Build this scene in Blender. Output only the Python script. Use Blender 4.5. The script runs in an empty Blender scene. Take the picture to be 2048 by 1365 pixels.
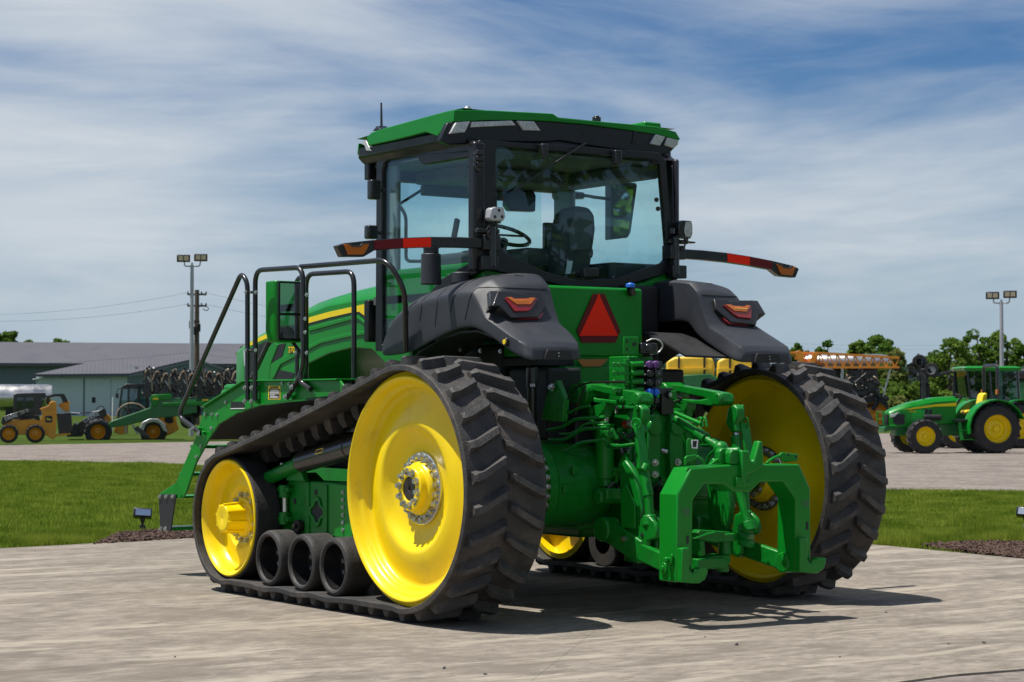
import bpy, bmesh, math, random
import numpy as np
from mathutils import Vector, Matrix, Euler
from mathutils.bvhtree import BVHTree

random.seed(7); np.random.seed(7)
scene = bpy.context.scene
COL = scene.collection
PI = math.pi
def R(a): return math.radians(a)

# ------------------------------------------------------------------ camera
CAM = Vector((-8.8837, -11.403, 1.4613)); YAW, PITCH, FPX = R(34.8658), R(1.6405), 4082.6
cd = bpy.data.cameras.new('Camera'); cam = bpy.data.objects.new('Camera', cd); COL.objects.link(cam)
cam.location = CAM; cam.rotation_euler = Euler((R(90)+PITCH, 0, -YAW), 'XYZ')
cd.sensor_width = 36.0; cd.lens = FPX/2048*36.0; cd.clip_start = 0.1; cd.clip_end = 6000
cd.dof.use_dof = True; cd.dof.focus_distance = 13.9; cd.dof.aperture_fstop = 8.0
scene.camera = cam
FW = Vector((math.sin(YAW)*math.cos(PITCH), math.cos(YAW)*math.cos(PITCH), math.sin(PITCH)))
RT = Vector((math.cos(YAW), -math.sin(YAW), 0)); UP = RT.cross(FW)
def ray(px, py): return FW + RT*((px-1024)/FPX) + UP*((682.5-py)/FPX)
def on(px, py, ax, v):
    d = ray(px, py); t = (v-CAM[ax])/d[ax]; return CAM + d*t
def AX(px, py, x): return on(px, py, 0, x)      # a measured point of the photograph laid on a plane of the machine
def AY(px, py, y): return on(px, py, 1, y)
def AZ(px, py, z=0.0): return on(px, py, 2, z)
def AP(px, py, p0, n):
    d = ray(px, py); n = Vector(n); return CAM + d*((Vector(p0)-CAM).dot(n)/d.dot(n))
def AD(px, py, dep): return CAM + ray(px, py)*dep

# ------------------------------------------------------------------ world, sun, exposure
SUN_TO = Vector((-0.337, 0.18, 1.0)).normalized()
SUN_EL = math.asin(SUN_TO.z); SUN_AZ = math.atan2(SUN_TO.x, SUN_TO.y)
w = bpy.data.worlds.new('World'); scene.world = w; w.use_nodes = True
nt = w.node_tree; nt.nodes.clear()
def N(t, typ, **k):
    n = t.nodes.new(typ)
    for a, b in k.items(): setattr(n, a, b)
    return n
sky = N(nt, 'ShaderNodeTexSky', sky_type='NISHITA'); sky.sun_disc = False
sky.sun_elevation = SUN_EL; sky.sun_rotation = SUN_AZ; sky.altitude = 200; sky.air_density = 1.0; sky.dust_density = 0.6; sky.ozone_density = 2.5
tc = N(nt, 'ShaderNodeTexCoord')
def cloud(scale, rot, nscale, detail, rough, dist, lo, hi, off):
    mp = N(nt, 'ShaderNodeMapping'); mp.inputs['Scale'].default_value = scale; mp.inputs['Rotation'].default_value = rot; mp.inputs['Location'].default_value = off
    nt.links.new(tc.outputs['Generated'], mp.inputs['Vector'])
    no = N(nt, 'ShaderNodeTexNoise'); no.inputs['Scale'].default_value = nscale; no.inputs['Detail'].default_value = detail
    no.inputs['Roughness'].default_value = rough; no.inputs['Distortion'].default_value = dist
    nt.links.new(mp.outputs[0], no.inputs['Vector'])
    mr = N(nt, 'ShaderNodeMapRange', interpolation_type='SMOOTHSTEP'); mr.inputs['From Min'].default_value = lo; mr.inputs['From Max'].default_value = hi
    nt.links.new(no.outputs['Fac'], mr.inputs['Value']); return mr
c1 = cloud((1.9, 1.9, 8.5), (R(6), R(7), R(20)), 1.0, 9, 0.53, 0.9, 0.38, 0.68, (9.9, 6.6, 4.9))
c2 = cloud((7, 7, 44), (R(4), R(9), R(10)), 1.0, 8, 0.62, 0.9, 0.38, 0.75, (1.3, 2.1, 0.4))
mulc = N(nt, 'ShaderNodeMath', operation='MULTIPLY_ADD'); mulc.inputs[1].default_value = 0.15
sc1 = N(nt, 'ShaderNodeMath', operation='MULTIPLY'); sc1.inputs[1].default_value = 0.82
nt.links.new(c1.outputs[0], sc1.inputs[0]); nt.links.new(c2.outputs[0], mulc.inputs[0]); nt.links.new(sc1.outputs[0], mulc.inputs[2])
hz = N(nt, 'ShaderNodeSeparateXYZ'); nt.links.new(tc.outputs['Generated'], hz.inputs[0])
hmr = N(nt, 'ShaderNodeMapRange', interpolation_type='SMOOTHSTEP'); hmr.inputs['From Min'].default_value = 0.0; hmr.inputs['From Max'].default_value = 0.075; hmr.inputs['To Min'].default_value = 0.25; hmr.inputs['To Max'].default_value = 1.0
nt.links.new(hz.outputs['Z'], hmr.inputs['Value'])
mm = N(nt, 'ShaderNodeMath', operation='MULTIPLY', use_clamp=True); nt.links.new(mulc.outputs[0], mm.inputs[0]); nt.links.new(hmr.outputs[0], mm.inputs[1])
tint = N(nt, 'ShaderNodeMix', data_type='RGBA', blend_type='MULTIPLY'); tint.inputs['Factor'].default_value = 1.0
nt.links.new(sky.outputs[0], tint.inputs['A']); tint.inputs['B'].default_value = (0.37, 0.60, 0.86, 1)
hmix = N(nt, 'ShaderNodeMix', data_type='RGBA'); hm2 = N(nt, 'ShaderNodeMapRange', interpolation_type='SMOOTHSTEP'); hm2.inputs['From Min'].default_value = -0.02; hm2.inputs['From Max'].default_value = 0.17
nt.links.new(hz.outputs['Z'], hm2.inputs['Value']); nt.links.new(hm2.outputs[0], hmix.inputs['Factor']); hmix.inputs['A'].default_value = (4.2, 5.45, 6.55, 1); nt.links.new(tint.outputs['Result'], hmix.inputs['B'])
mix = N(nt, 'ShaderNodeMix', data_type='RGBA'); nt.links.new(mm.outputs[0], mix.inputs['Factor']); nt.links.new(hmix.outputs['Result'], mix.inputs['A'])
mix.inputs['B'].default_value = (7.3, 7.85, 8.35, 1)
bg = N(nt, 'ShaderNodeBackground'); bg.inputs['Strength'].default_value = 0.075
wo = N(nt, 'ShaderNodeOutputWorld'); nt.links.new(mix.outputs['Result'], bg.inputs['Color']); nt.links.new(bg.outputs[0], wo.inputs[0])
sd = bpy.data.lights.new('Sun', 'SUN'); sd.energy = 5.0; sd.angle = R(0.53); sd.color = (1.0, 0.955, 0.88)
sun = bpy.data.objects.new('Sun', sd); COL.objects.link(sun); sun.location = SUN_TO*60
sun.rotation_euler = (-SUN_TO).to_track_quat('-Z', 'Y').to_euler()
scene.view_settings.view_transform = 'Standard'; scene.view_settings.look = 'None'
scene.view_settings.exposure = 0.24; scene.view_settings.gamma = 1.0; scene.view_settings.use_curve_mapping = False

# ------------------------------------------------------------------ materials
def mat(name, col, rough=0.5, metal=0.0, coat=0.0, var=0.15, vscale=2.0, bump=0.0, bscale=120.0, dirt=None, dscale=1.2, dlo=0.5, dhi=0.75, spec=0.5, rvar=0.1, stretch=None):
    m = bpy.data.materials.new(name); m.use_nodes = True; t = m.node_tree; b = t.nodes['Principled BSDF']
    b.inputs['Metallic'].default_value = metal; b.inputs['Coat Weight'].default_value = coat; b.inputs['Coat Roughness'].default_value = 0.06
    b.inputs['Specular IOR Level'].default_value = spec
    g = N(t, 'ShaderNodeNewGeometry'); vec = g.outputs['Position']
    if stretch:
        mp = N(t, 'ShaderNodeMapping'); mp.inputs['Scale'].default_value = stretch[:3]; mp.inputs['Rotation'].default_value = (0, 0, stretch[3] if len(stretch) > 3 else 0)
        t.links.new(vec, mp.inputs['Vector']); vec = mp.outputs[0]
    no = N(t, 'ShaderNodeTexNoise'); no.inputs['Scale'].default_value = vscale; no.inputs['Detail'].default_value = 6; no.inputs['Roughness'].default_value = 0.6
    t.links.new(vec, no.inputs['Vector'])
    mr = N(t, 'ShaderNodeMapRange'); mr.inputs['From Min'].default_value = 0.3; mr.inputs['From Max'].default_value = 0.7
    mr.inputs['To Min'].default_value = 1-var; mr.inputs['To Max'].default_value = 1+var; t.links.new(no.outputs['Fac'], mr.inputs['Value'])
    mx = N(t, 'ShaderNodeMix', data_type='RGBA', blend_type='MULTIPLY'); mx.inputs['Factor'].default_value = 1.0
    mx.inputs['A'].default_value = (*col, 1); t.links.new(mr.outputs[0], mx.inputs['B']); out = mx.outputs['Result']
    rr = N(t, 'ShaderNodeMapRange'); rr.inputs['From Min'].default_value = 0.3; rr.inputs['From Max'].default_value = 0.7
    rr.inputs['To Min'].default_value = max(0.02, rough-rvar); rr.inputs['To Max'].default_value = min(1, rough+rvar); t.links.new(no.outputs['Fac'], rr.inputs['Value'])
    t.links.new(rr.outputs[0], b.inputs['Roughness'])
    if dirt:
        n2 = N(t, 'ShaderNodeTexNoise'); n2.inputs['Scale'].default_value = dscale; n2.inputs['Detail'].default_value = 9; n2.inputs['Roughness'].default_value = 0.68
        t.links.new(vec, n2.inputs['Vector'])
        m2 = N(t, 'ShaderNodeMapRange', interpolation_type='SMOOTHSTEP'); m2.inputs['From Min'].default_value = dlo; m2.inputs['From Max'].default_value = dhi
        m2.inputs['To Max'].default_value = dirt[3] if len(dirt) > 3 else 0.8; t.links.new(n2.outputs['Fac'], m2.inputs['Value'])
        d = N(t, 'ShaderNodeMix', data_type='RGBA'); t.links.new(m2.outputs[0], d.inputs['Factor']); t.links.new(out, d.inputs['A']); d.inputs['B'].default_value = (*dirt[:3], 1)
        out = d.outputs['Result']
    t.links.new(out, b.inputs['Base Color'])
    if bump:
        nb = N(t, 'ShaderNodeTexNoise'); nb.inputs['Scale'].default_value = bscale; nb.inputs['Detail'].default_value = 5
        t.links.new(vec, nb.inputs['Vector'])
        bp = N(t, 'ShaderNodeBump'); bp.inputs['Strength'].default_value = bump; bp.inputs['Distance'].default_value = 0.02
        t.links.new(nb.outputs['Fac'], bp.inputs['Height']); t.links.new(bp.outputs[0], b.inputs['Normal'])
    return m
def glassmat(name, tint, refl=0.05, rough=0.01):
    m = bpy.data.materials.new(name); m.use_nodes = True; t = m.node_tree; t.nodes.clear()
    o = N(t, 'ShaderNodeOutputMaterial'); tr = N(t, 'ShaderNodeBsdfTransparent'); tr.inputs[0].default_value = (*tint, 1)
    gl = N(t, 'ShaderNodeBsdfGlossy'); gl.inputs['Roughness'].default_value = rough; gl.inputs['Color'].default_value = (0.9, 0.95, 1, 1)
    fr = N(t, 'ShaderNodeLayerWeight'); fr.inputs['Blend'].default_value = 0.5
    pw = N(t, 'ShaderNodeMath', operation='POWER'); pw.inputs[1].default_value = 4.0; t.links.new(fr.outputs['Facing'], pw.inputs[0])
    ad = N(t, 'ShaderNodeMath', operation='MULTIPLY_ADD'); ad.inputs[1].default_value = 0.5; ad.inputs[2].default_value = refl; t.links.new(pw.outputs[0], ad.inputs[0])
    mx = N(t, 'ShaderNodeMixShader'); t.links.new(ad.outputs[0], mx.inputs[0]); t.links.new(tr.outputs[0], mx.inputs[1]); t.links.new(gl.outputs[0], mx.inputs[2])
    t.links.new(mx.outputs[0], o.inputs[0]); return m

M = {}
M['green'] = mat('green_paint', (0.0025, 0.205, 0.014), 0.32, coat=0.10, spec=0.35, var=0.07, vscale=3, rvar=0.06, dirt=(0.03, 0.12, 0.03, 0.2), dscale=4, dlo=0.55, dhi=0.85, bump=0.02, bscale=60)
M['green_cast'] = mat('green_painted_casting', (0.0025, 0.175, 0.014), 0.36, coat=0.08, spec=0.35, var=0.14, vscale=9, bump=0.12, bscale=55, dirt=(0.02, 0.06, 0.02, 0.4), dscale=6)
M['green_old'] = mat('green_paint_far', (0.01, 0.13, 0.028), 0.4, coat=0.3, var=0.15)
M['yellow'] = mat('yellow_paint', (0.87, 0.635, 0.002), 0.34, coat=0.08, spec=0.4, var=0.05, vscale=4, rvar=0.10, dirt=(0.52, 0.38, 0.05, 0.45), dscale=6, dlo=0.52, dhi=0.80)
M['amber_yellow'] = mat('construction_yellow', (0.66, 0.27, 0.008), 0.4, coat=0.3, var=0.12, dirt=(0.25, 0.15, 0.05, 0.5), dscale=3)
M['boom_orange'] = mat('boom_orange', (0.72, 0.24, 0.01), 0.45, coat=0.2, var=0.12)
M['tank_yellow'] = mat('tank_yellow', (0.80, 0.52, 0.03), 0.45, var=0.08)
M['rubber'] = mat('track_rubber', (0.034, 0.033, 0.033), 0.66, var=0.35, vscale=14, bump=0.35, bscale=90, dirt=(0.115, 0.095, 0.080, 0.8), dscale=3.6, dlo=0.43, dhi=0.74)
M['rubber_worn'] = mat('lug_face_worn', (0.072, 0.068, 0.065), 0.75, var=0.4, vscale=18, bump=0.3, bscale=90, dirt=(0.032, 0.031, 0.031, 0.8), dscale=7, dlo=0.45, dhi=0.68)
M['rubber_dark'] = mat('tyre_rubber', (0.016, 0.016, 0.017), 0.7, var=0.3, vscale=8, bump=0.25, bscale=60, dirt=(0.06, 0.05, 0.042, 0.5), dscale=5)
M['roller_rubber'] = mat('roller_rubber', (0.030, 0.028, 0.026), 0.65, var=0.25, vscale=12, bump=0.2, bscale=80, dirt=(0.075, 0.062, 0.05, 0.6), dscale=4)
M['plastic'] = mat('grey_black_plastic', (0.030, 0.033, 0.041), 0.50, var=0.1, vscale=6, bump=0.15, bscale=320, rvar=0.05, dirt=(0.060, 0.063, 0.070, 0.25), dscale=3)
M['black'] = mat('black_paint', (0.010, 0.010, 0.011), 0.33, coat=0.35, var=0.15, vscale=5)
M['black_matt'] = mat('black_matt', (0.012, 0.012, 0.014), 0.6, var=0.2, vscale=6)
M['cab_black'] = mat('cab_frame_black', (0.007, 0.008, 0.011), 0.36, var=0.12, vscale=6)
M['trim_grey'] = mat('pillar_trim_grey', (0.26, 0.27, 0.28), 0.6, var=0.1)
M['interior'] = mat('cab_interior_grey', (0.085, 0.088, 0.092), 0.7, var=0.15, vscale=8)
M['seat'] = mat('seat_fabric', (0.050, 0.052, 0.056), 0.85, var=0.2, vscale=12, bump=0.3, bscale=400)
M['zinc'] = mat('zinc_bolt', (0.52, 0.53, 0.52), 0.32, metal=0.9, var=0.15, vscale=20)
M['steel'] = mat('bright_steel', (0.6, 0.6, 0.6), 0.25, metal=1.0, var=0.1)
M['dark_steel'] = mat('dark_steel', (0.06, 0.05, 0.045), 0.45, metal=0.7, var=0.3, vscale=15)
M['stainless'] = mat('stainless_tank', (0.62, 0.60, 0.57), 0.30, metal=0.95, var=0.12, vscale=1.5)
M['galv'] = mat('galvanised_pole', (0.42, 0.44, 0.45), 0.5, metal=0.5, var=0.12)
M['red'] = mat('emblem_fluorescent_red', (1.0, 0.028, 0.008), 0.6, var=0.0, spec=0.15)
M['dark_red'] = mat('emblem_dark_red', (0.14, 0.003, 0.007), 0.4, var=0.04, spec=0.3)
M['lens_red'] = mat('lens_red', (0.24, 0.004, 0.008), 0.12, var=0.1, vscale=60, coat=0.6)
M['lens_amber'] = mat('lens_amber', (0.50, 0.125, 0.008), 0.15, var=0.25, vscale=90, coat=0.6)
M['lens_clear'] = mat('lamp_lens', (0.55, 0.56, 0.54), 0.18, metal=0.35, var=0.3, vscale=70, coat=0.8)
M['white'] = mat('white_paint', (0.75, 0.76, 0.76), 0.45, var=0.06)
M['lamp_grey'] = mat('cast_aluminium', (0.55, 0.56, 0.57), 0.45, metal=0.4, var=0.1)
M['blue_cap'] = mat('blue_cap', (0.02, 0.17, 0.72), 0.4, var=0.05)
M['purple_cap'] = mat('purple_cap', (0.10, 0.035, 0.16), 0.4, var=0.05)
M['mirror'] = mat('mirror_glass', (0.75, 0.78, 0.80), 0.015, metal=1.0, var=0.0, rvar=0.0)
M['glass'] = glassmat('tinted_glass', (0.87, 0.965, 0.96), 0.03)
M['glass_dark'] = glassmat('tinted_glass_far', (0.52, 0.63, 0.64), 0.08)
M['hose'] = mat('corrugated_hose', (0.30, 0.22, 0.15), 0.5, var=0.3, vscale=10)
M['text_black'] = mat('print_black', (0.012, 0.012, 0.012), 0.5, var=0)
M['text_yellow'] = mat('print_yellow', (0.85, 0.60, 0.02), 0.5, var=0)
M['text_white'] = mat('print_white', (0.78, 0.78, 0.76), 0.5, var=0)
M['orange_tape'] = mat('reflective_orange', (0.42, 0.13, 0.03), 0.4, var=0.05)
M['wood_pole'] = mat('weathered_wood', (0.12, 0.085, 0.06), 0.85, var=0.3, vscale=5, bump=0.4, bscale=20)
M['dash'] = mat('dash_grey', (0.028, 0.03, 0.034), 0.5, var=0.1)

# ------------------------------------------------------------------ mesh helpers
class MB:
    def __init__(s): s.v = []; s.f = []
    def add(s, vs, fs):
        o = len(s.v); s.v += [tuple(p) for p in vs]; s.f += [tuple(i+o for i in f) for f in fs]; return s
    def box(s, c, d, rot=None):
        c = Vector(c); hx, hy, hz_ = d[0]/2, d[1]/2, d[2]/2
        m = rot if rot is not None else Matrix.Identity(3)
        vs = [c + m @ Vector((x*hx, y*hy, z*hz_)) for x in (-1, 1) for y in (-1, 1) for z in (-1, 1)]
        return s.add(vs, [(0,1,3,2),(4,6,7,5),(0,4,5,1),(2,3,7,6),(0,2,6,4),(1,5,7,3)])
    def bb(s, x0, x1, y0, y1, z0, z1): return s.box(((x0+x1)/2,(y0+y1)/2,(z0+z1)/2), (abs(x1-x0),abs(y1-y0),abs(z1-z0)))
    def bar(s, a, b, w_, h, up=(0,0,1)):
        a, b = Vector(a), Vector(b); d = (b-a).normalized(); u = Vector(up); sd_ = d.cross(u)
        if sd_.length < 1e-4: sd_ = d.cross(Vector((1,0,0)))
        sd_.normalize(); u = sd_.cross(d)
        vs = [p + sd_*(x*w_/2) + u*(z*h/2) for p in (a, b) for x, z in ((-1,-1),(1,-1),(1,1),(-1,1))]
        return s.add(vs, [(0,1,2,3),(4,7,6,5),(0,4,5,1),(1,5,6,2),(2,6,7,3),(3,7,4,0)])
    def ring(s, c, ax, r, n):
        ax = Vector(ax).normalized(); t = Vector((0,0,1)) if abs(ax.z) < 0.9 else Vector((1,0,0))
        e1 = ax.cross(t).normalized(); e2 = ax.cross(e1)
        return [Vector(c) + e1*(r*math.cos(2*PI*i/n)) + e2*(r*math.sin(2*PI*i/n)) for i in range(n)]
    def cyl(s, a, b, r0, r1=None, n=16):
        a, b = Vector(a), Vector(b); r1 = r0 if r1 is None else r1; ax = b-a
        vs = s.ring(a, ax, r0, n) + s.ring(b, ax, r1, n)
        fs = [(i, (i+1) % n, n+(i+1) % n, n+i) for i in range(n)] + [tuple(range(n-1, -1, -1)), tuple(range(n, 2*n))]
        return s.add(vs, fs)
    def tube(s, pts, r, n=8, fil=0.0, closed=False, r1=None):
        pts = [Vector(p) for p in pts]
        if fil > 0:
            q = [pts[0]]
            for i in range(1, len(pts)-1):
                a, p, b = pts[i-1], pts[i], pts[i+1]; la, lb = (a-p).length, (b-p).length; d = min(fil, la*0.48, lb*0.48)
                p0, p2 = p+(a-p).normalized()*d, p+(b-p).normalized()*d
                for k in range(6):
                    u = k/5; q.append(p0*(1-u)**2 + p*2*u*(1-u) + p2*u*u)
            q.append(pts[-1]); pts = q
        m = len(pts); o = len(s.v); prev = None
        for i, p in enumerate(pts):
            if closed: d = pts[(i+1) % m]-pts[i-1]
            else: d = pts[min(i+1, m-1)]-pts[max(i-1, 0)]
            d.normalize()
            if prev is None:
                t = Vector((0,0,1)) if abs(d.z) < 0.9 else Vector((1,0,0)); e1 = d.cross(t).normalized()
            else:
                e1 = (prev - d*prev.dot(d)).normalized()
            prev = e1; e2 = d.cross(e1); rr = r if r1 is None else r+(r1-r)*i/(m-1)
            s.v += [tuple(p + e1*(rr*math.cos(2*PI*k/n)) + e2*(rr*math.sin(2*PI*k/n))) for k in range(n)]
        for i in range(m if closed else m-1):
            j = (i+1) % m
            s.f += [(o+i*n+k, o+i*n+(k+1) % n, o+j*n+(k+1) % n, o+j*n+k) for k in range(n)]
        if not closed: s.f += [tuple(o+k for k in range(n-1, -1, -1)), tuple(o+(m-1)*n+k for k in range(n))]
        return s
    def prism(s, poly, off):
        off = Vector(off); p = [Vector(q) for q in poly]; n = len(p)
        return s.add(p + [q+off for q in p], [tuple(range(n-1, -1, -1)), tuple(range(n, 2*n))] + [(i, (i+1) % n, n+(i+1) % n, n+i) for i in range(n)])
    def frame(s, outer, inner, off):
        off = Vector(off); n = len(outer); o_ = [Vector(q) for q in outer]; i_ = [Vector(q) for q in inner]
        vs = o_ + i_ + [q+off for q in o_] + [q+off for q in i_]; fs = []
        for k in range(n):
            j = (k+1) % n
            fs += [(k, j, n+j, n+k), (2*n+k, 3*n+k, 3*n+j, 2*n+j), (k, 2*n+k, 2*n+j, j), (n+k, n+j, 3*n+j, 3*n+k)]
        return s.add(vs, fs)
    def lathe(s, prof, o, ax, n=48, closed=False):
        ax = Vector(ax).normalized(); o = Vector(o); k = len(prof); vs = []
        for r, t in prof: vs += s.ring(o+ax*t, ax, max(r, 1e-4), n)
        fs = []
        for i in range(k if closed else k-1):
            j = (i+1) % k; fs += [(i*n+a, i*n+(a+1) % n, j*n+(a+1) % n, j*n+a) for a in range(n)]
        return s.add(vs, fs)
    def sphere(s, c, r, nu=12, nv=8, sc=(1,1,1)):
        c = Vector(c); o = len(s.v)
        vs = [c + Vector((0,0,r*sc[2]))]
        for j in range(1, nv):
            for i in range(nu):
                a, b = PI*j/nv, 2*PI*i/nu; vs.append(c + Vector((r*sc[0]*math.sin(a)*math.cos(b), r*sc[1]*math.sin(a)*math.sin(b), r*sc[2]*math.cos(a))))
        vs.append(c - Vector((0,0,r*sc[2]))); L = len(vs)-1
        fs = [(0, 1+i, 1+(i+1) % nu) for i in range(nu)]
        for j in range(nv-2):
            a = 1+j*nu; fs += [(a+i, a+nu+i, a+nu+(i+1) % nu, a+(i+1) % nu) for i in range(nu)]
        a = 1+(nv-2)*nu; fs += [(a+i, L, a+(i+1) % nu) for i in range(nu)]
        return s.add(vs, fs)
    def loft(s, secs, closed=True, caps=True):
        k = len(secs[0]); vs = [p for q in secs for p in q]; fs = []
        for i in range(len(secs)-1):
            for a in range(k if closed else k-1):
                b = (a+1) % k; fs.append((i*k+a, i*k+b, (i+1)*k+b, (i+1)*k+a))
        if caps and closed: fs += [tuple(range(k-1, -1, -1)), tuple((len(secs)-1)*k+a for a in range(k))]
        return s.add(vs, fs)
    def mir(s):
        q = MB(); q.v = [(-x, y, z) for x, y, z in s.v]; q.f = [tuple(reversed(f)) for f in s.f]; return q
    def mesh(s, name, smooth=32, tri=False):
        me = bpy.data.meshes.new(name); me.from_pydata(s.v, [], s.f); me.validate()
        bm = bmesh.new(); bm.from_mesh(me); bmesh.ops.recalc_face_normals(bm, faces=bm.faces)
        bm.to_mesh(me); bm.free()
        if smooth:
            me.polygons.foreach_set('use_smooth', [True]*len(me.polygons)); me.set_sharp_from_angle(angle=R(smooth))
        return me
    def build(s, name, m, parent=None, smooth=32, bevel=0.0, seg=2, sub=0):
        me = s.mesh(name, smooth); return link(name, me, m, parent, bevel, seg, sub)
def link(name, me, m, parent=None, bevel=0.0, seg=2, sub=0, loc=None, rot=None, scl=None):
    if m is not None and not me.materials: me.materials.append(M[m] if isinstance(m, str) else m)
    o = bpy.data.objects.new(name, me); COL.objects.link(o)
    if parent is not None: o.parent = parent
    if loc is not None: o.location = loc
    if rot is not None: o.rotation_euler = rot
    if scl is not None: o.scale = scl
    if sub:
        md = o.modifiers.new('sub', 'SUBSURF'); md.levels = sub; md.render_levels = sub
    if bevel:
        md = o.modifiers.new('bev', 'BEVEL'); md.width = bevel; md.segments = seg; md.limit_method = 'ANGLE'; md.angle_limit = R(38); md.harden_normals = False
    return o
def tag(o, label=None, cat=None, group=None, kind=None):
    if label: o['label'] = label
    if cat: o['category'] = cat
    if group: o['group'] = group
    if kind: o['kind'] = kind
    return o
def thing(name, label, cat, loc=(0,0,0), rz=0.0, group=None):
    o = bpy.data.objects.new(name, None); COL.objects.link(o); o.location = loc; o.rotation_euler = (0, 0, rz); o.empty_display_size = 0.2
    return tag(o, label, cat, group)
def text(body, size, name, m, parent, origin, xdir, ydir, depth=0.002, align='LEFT', bold=0.0):
    cu = bpy.data.curves.new(name, 'FONT'); cu.body = body; cu.size = size; cu.extrude = depth; cu.offset = bold; cu.align_x = align; cu.resolution_u = 3
    to = bpy.data.objects.new(name+'_curve', cu); COL.objects.link(to)
    me = bpy.data.meshes.new_from_object(to); bpy.data.objects.remove(to); bpy.data.curves.remove(cu)
    x = Vector(xdir).normalized(); y = Vector(ydir).normalized(); z = x.cross(y)
    mt = Matrix((x, y, z)).transposed().to_4x4(); mt.translation = Vector(origin); me.transform(mt)
    me.materials.clear(); return link(name, me, m, parent)
def hexbolt(r=0.014, h=0.014):
    b = MB(); b.cyl((0,0,0), (0,0,h*0.25), r*1.35, n=14); b.cyl((0,0,h*0.25), (0,0,h), r, r*0.93, n=6); return b.mesh('bolt', 25)
BOLT = hexbolt(0.0115, 0.012); BOLT.materials.append(M['zinc'])
BOLTB = hexbolt(0.019, 0.028); BOLTB.materials.append(M['zinc'])
BOLTM = hexbolt(0.0145, 0.016); BOLTM.materials.append(M['zinc'])
def bolt(parent, p, axis, big=False, name='bolt'):
    o = link(name, (BOLTM if big == 2 else BOLTB) if big else BOLT, None, parent, loc=p); o.rotation_euler = Vector(axis).to_track_quat('Z', 'X').to_euler(); return o
# ------------------------------------------------------------------ ground, yard, lawn, pad
def sheet(name, pts, z, m, depth=0.0):
    b = MB(); p = [Vector((x, y, z)) for x, y in pts]
    if depth: b.prism(p, (0, 0, -depth))
    else: b.add(p, [tuple(range(len(p)))])
    return b
M['earth'] = mat('far_grass', (0.045, 0.075, 0.012), 0.95, spec=0.02, var=0.35, vscale=0.25, dirt=(0.085, 0.09, 0.028, 0.6), dscale=0.15)
M['lawn'] = mat('lawn_soil', (0.050, 0.095, 0.012), 0.95, spec=0.02, var=0.4, vscale=6)
M['gravel'] = mat('gravel_yard', (0.225, 0.196, 0.174), 0.95, spec=0.05, var=0.35, vscale=9, bump=0.9, bscale=14, dirt=(0.125, 0.106, 0.093, 0.75), dscale=0.9, dlo=0.42, dhi=0.7, stretch=(1, 1, 1))
M['mulch'] = mat('bark_mulch_bed', (0.055, 0.033, 0.025), 0.95, var=0.5, vscale=30, bump=0.9, bscale=40)
def concrete():
    m = mat('concrete', (0.252, 0.221, 0.184), 0.9, var=0.30, vscale=7, bump=0.3, bscale=150, dirt=(0.155, 0.135, 0.112, 0.8), dscale=1.7, dlo=0.44, dhi=0.66, rvar=0.05, spec=0.12, stretch=(0.8, 1.35, 1, R(28)))
    t = m.node_tree; b = t.nodes['Principled BSDF']; src = b.inputs['Base Color'].links[0].from_socket
    g = N(t, 'ShaderNodeNewGeometry')
    # streaked trowel and tyre wear, two directions
    for (sx, sy, rz, sc, lo, hi, col, amt) in ((0.8, 1.6, R(25), 7.5, 0.53, 0.66, (0.38, 0.33, 0.268), 0.42), (0.7, 1.8, R(-12), 9.0, 0.53, 0.66, (0.125, 0.106, 0.088), 0.45), (1, 1, 0, 60, 0.55, 0.68, (0.12, 0.10, 0.083), 0.6), (1, 1.2, .4, 0.8, 0.50, 0.66, (0.165, 0.142, 0.116), 0.6), (0.35, 1.9, R(18), 1.5, 0.53, 0.63, (0.40, 0.352, 0.288), 0.6), (0.28, 2.6, R(-20), 1.3, 0.55, 0.66, (0.13, 0.112, 0.094), 0.55)):
        mp = N(t, 'ShaderNodeMapping'); mp.inputs['Scale'].default_value = (sx, sy, 1); mp.inputs['Rotation'].default_value = (0, 0, rz); t.links.new(g.outputs['Position'], mp.inputs['Vector'])
        no = N(t, 'ShaderNodeTexNoise'); no.inputs['Scale'].default_value = sc; no.inputs['Detail'].default_value = 8; no.inputs['Roughness'].default_value = 0.65; no.inputs['Distortion'].default_value = 0.6
        t.links.new(mp.outputs[0], no.inputs['Vector'])
        mr = N(t, 'ShaderNodeMapRange', interpolation_type='SMOOTHSTEP'); mr.inputs['From Min'].default_value = lo; mr.inputs['From Max'].default_value = hi; mr.inputs['To Max'].default_value = amt
        t.links.new(no.outputs['Fac'], mr.inputs['Value'])
        mx = N(t, 'ShaderNodeMix', data_type='RGBA'); t.links.new(mr.outputs[0], mx.inputs['Factor']); t.links.new(src, mx.inputs['A']); mx.inputs['B'].default_value = (*col, 1); src = mx.outputs['Result']
    t.links.new(src, b.inputs['Base Color']); return m
M['concrete'] = concrete()

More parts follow.
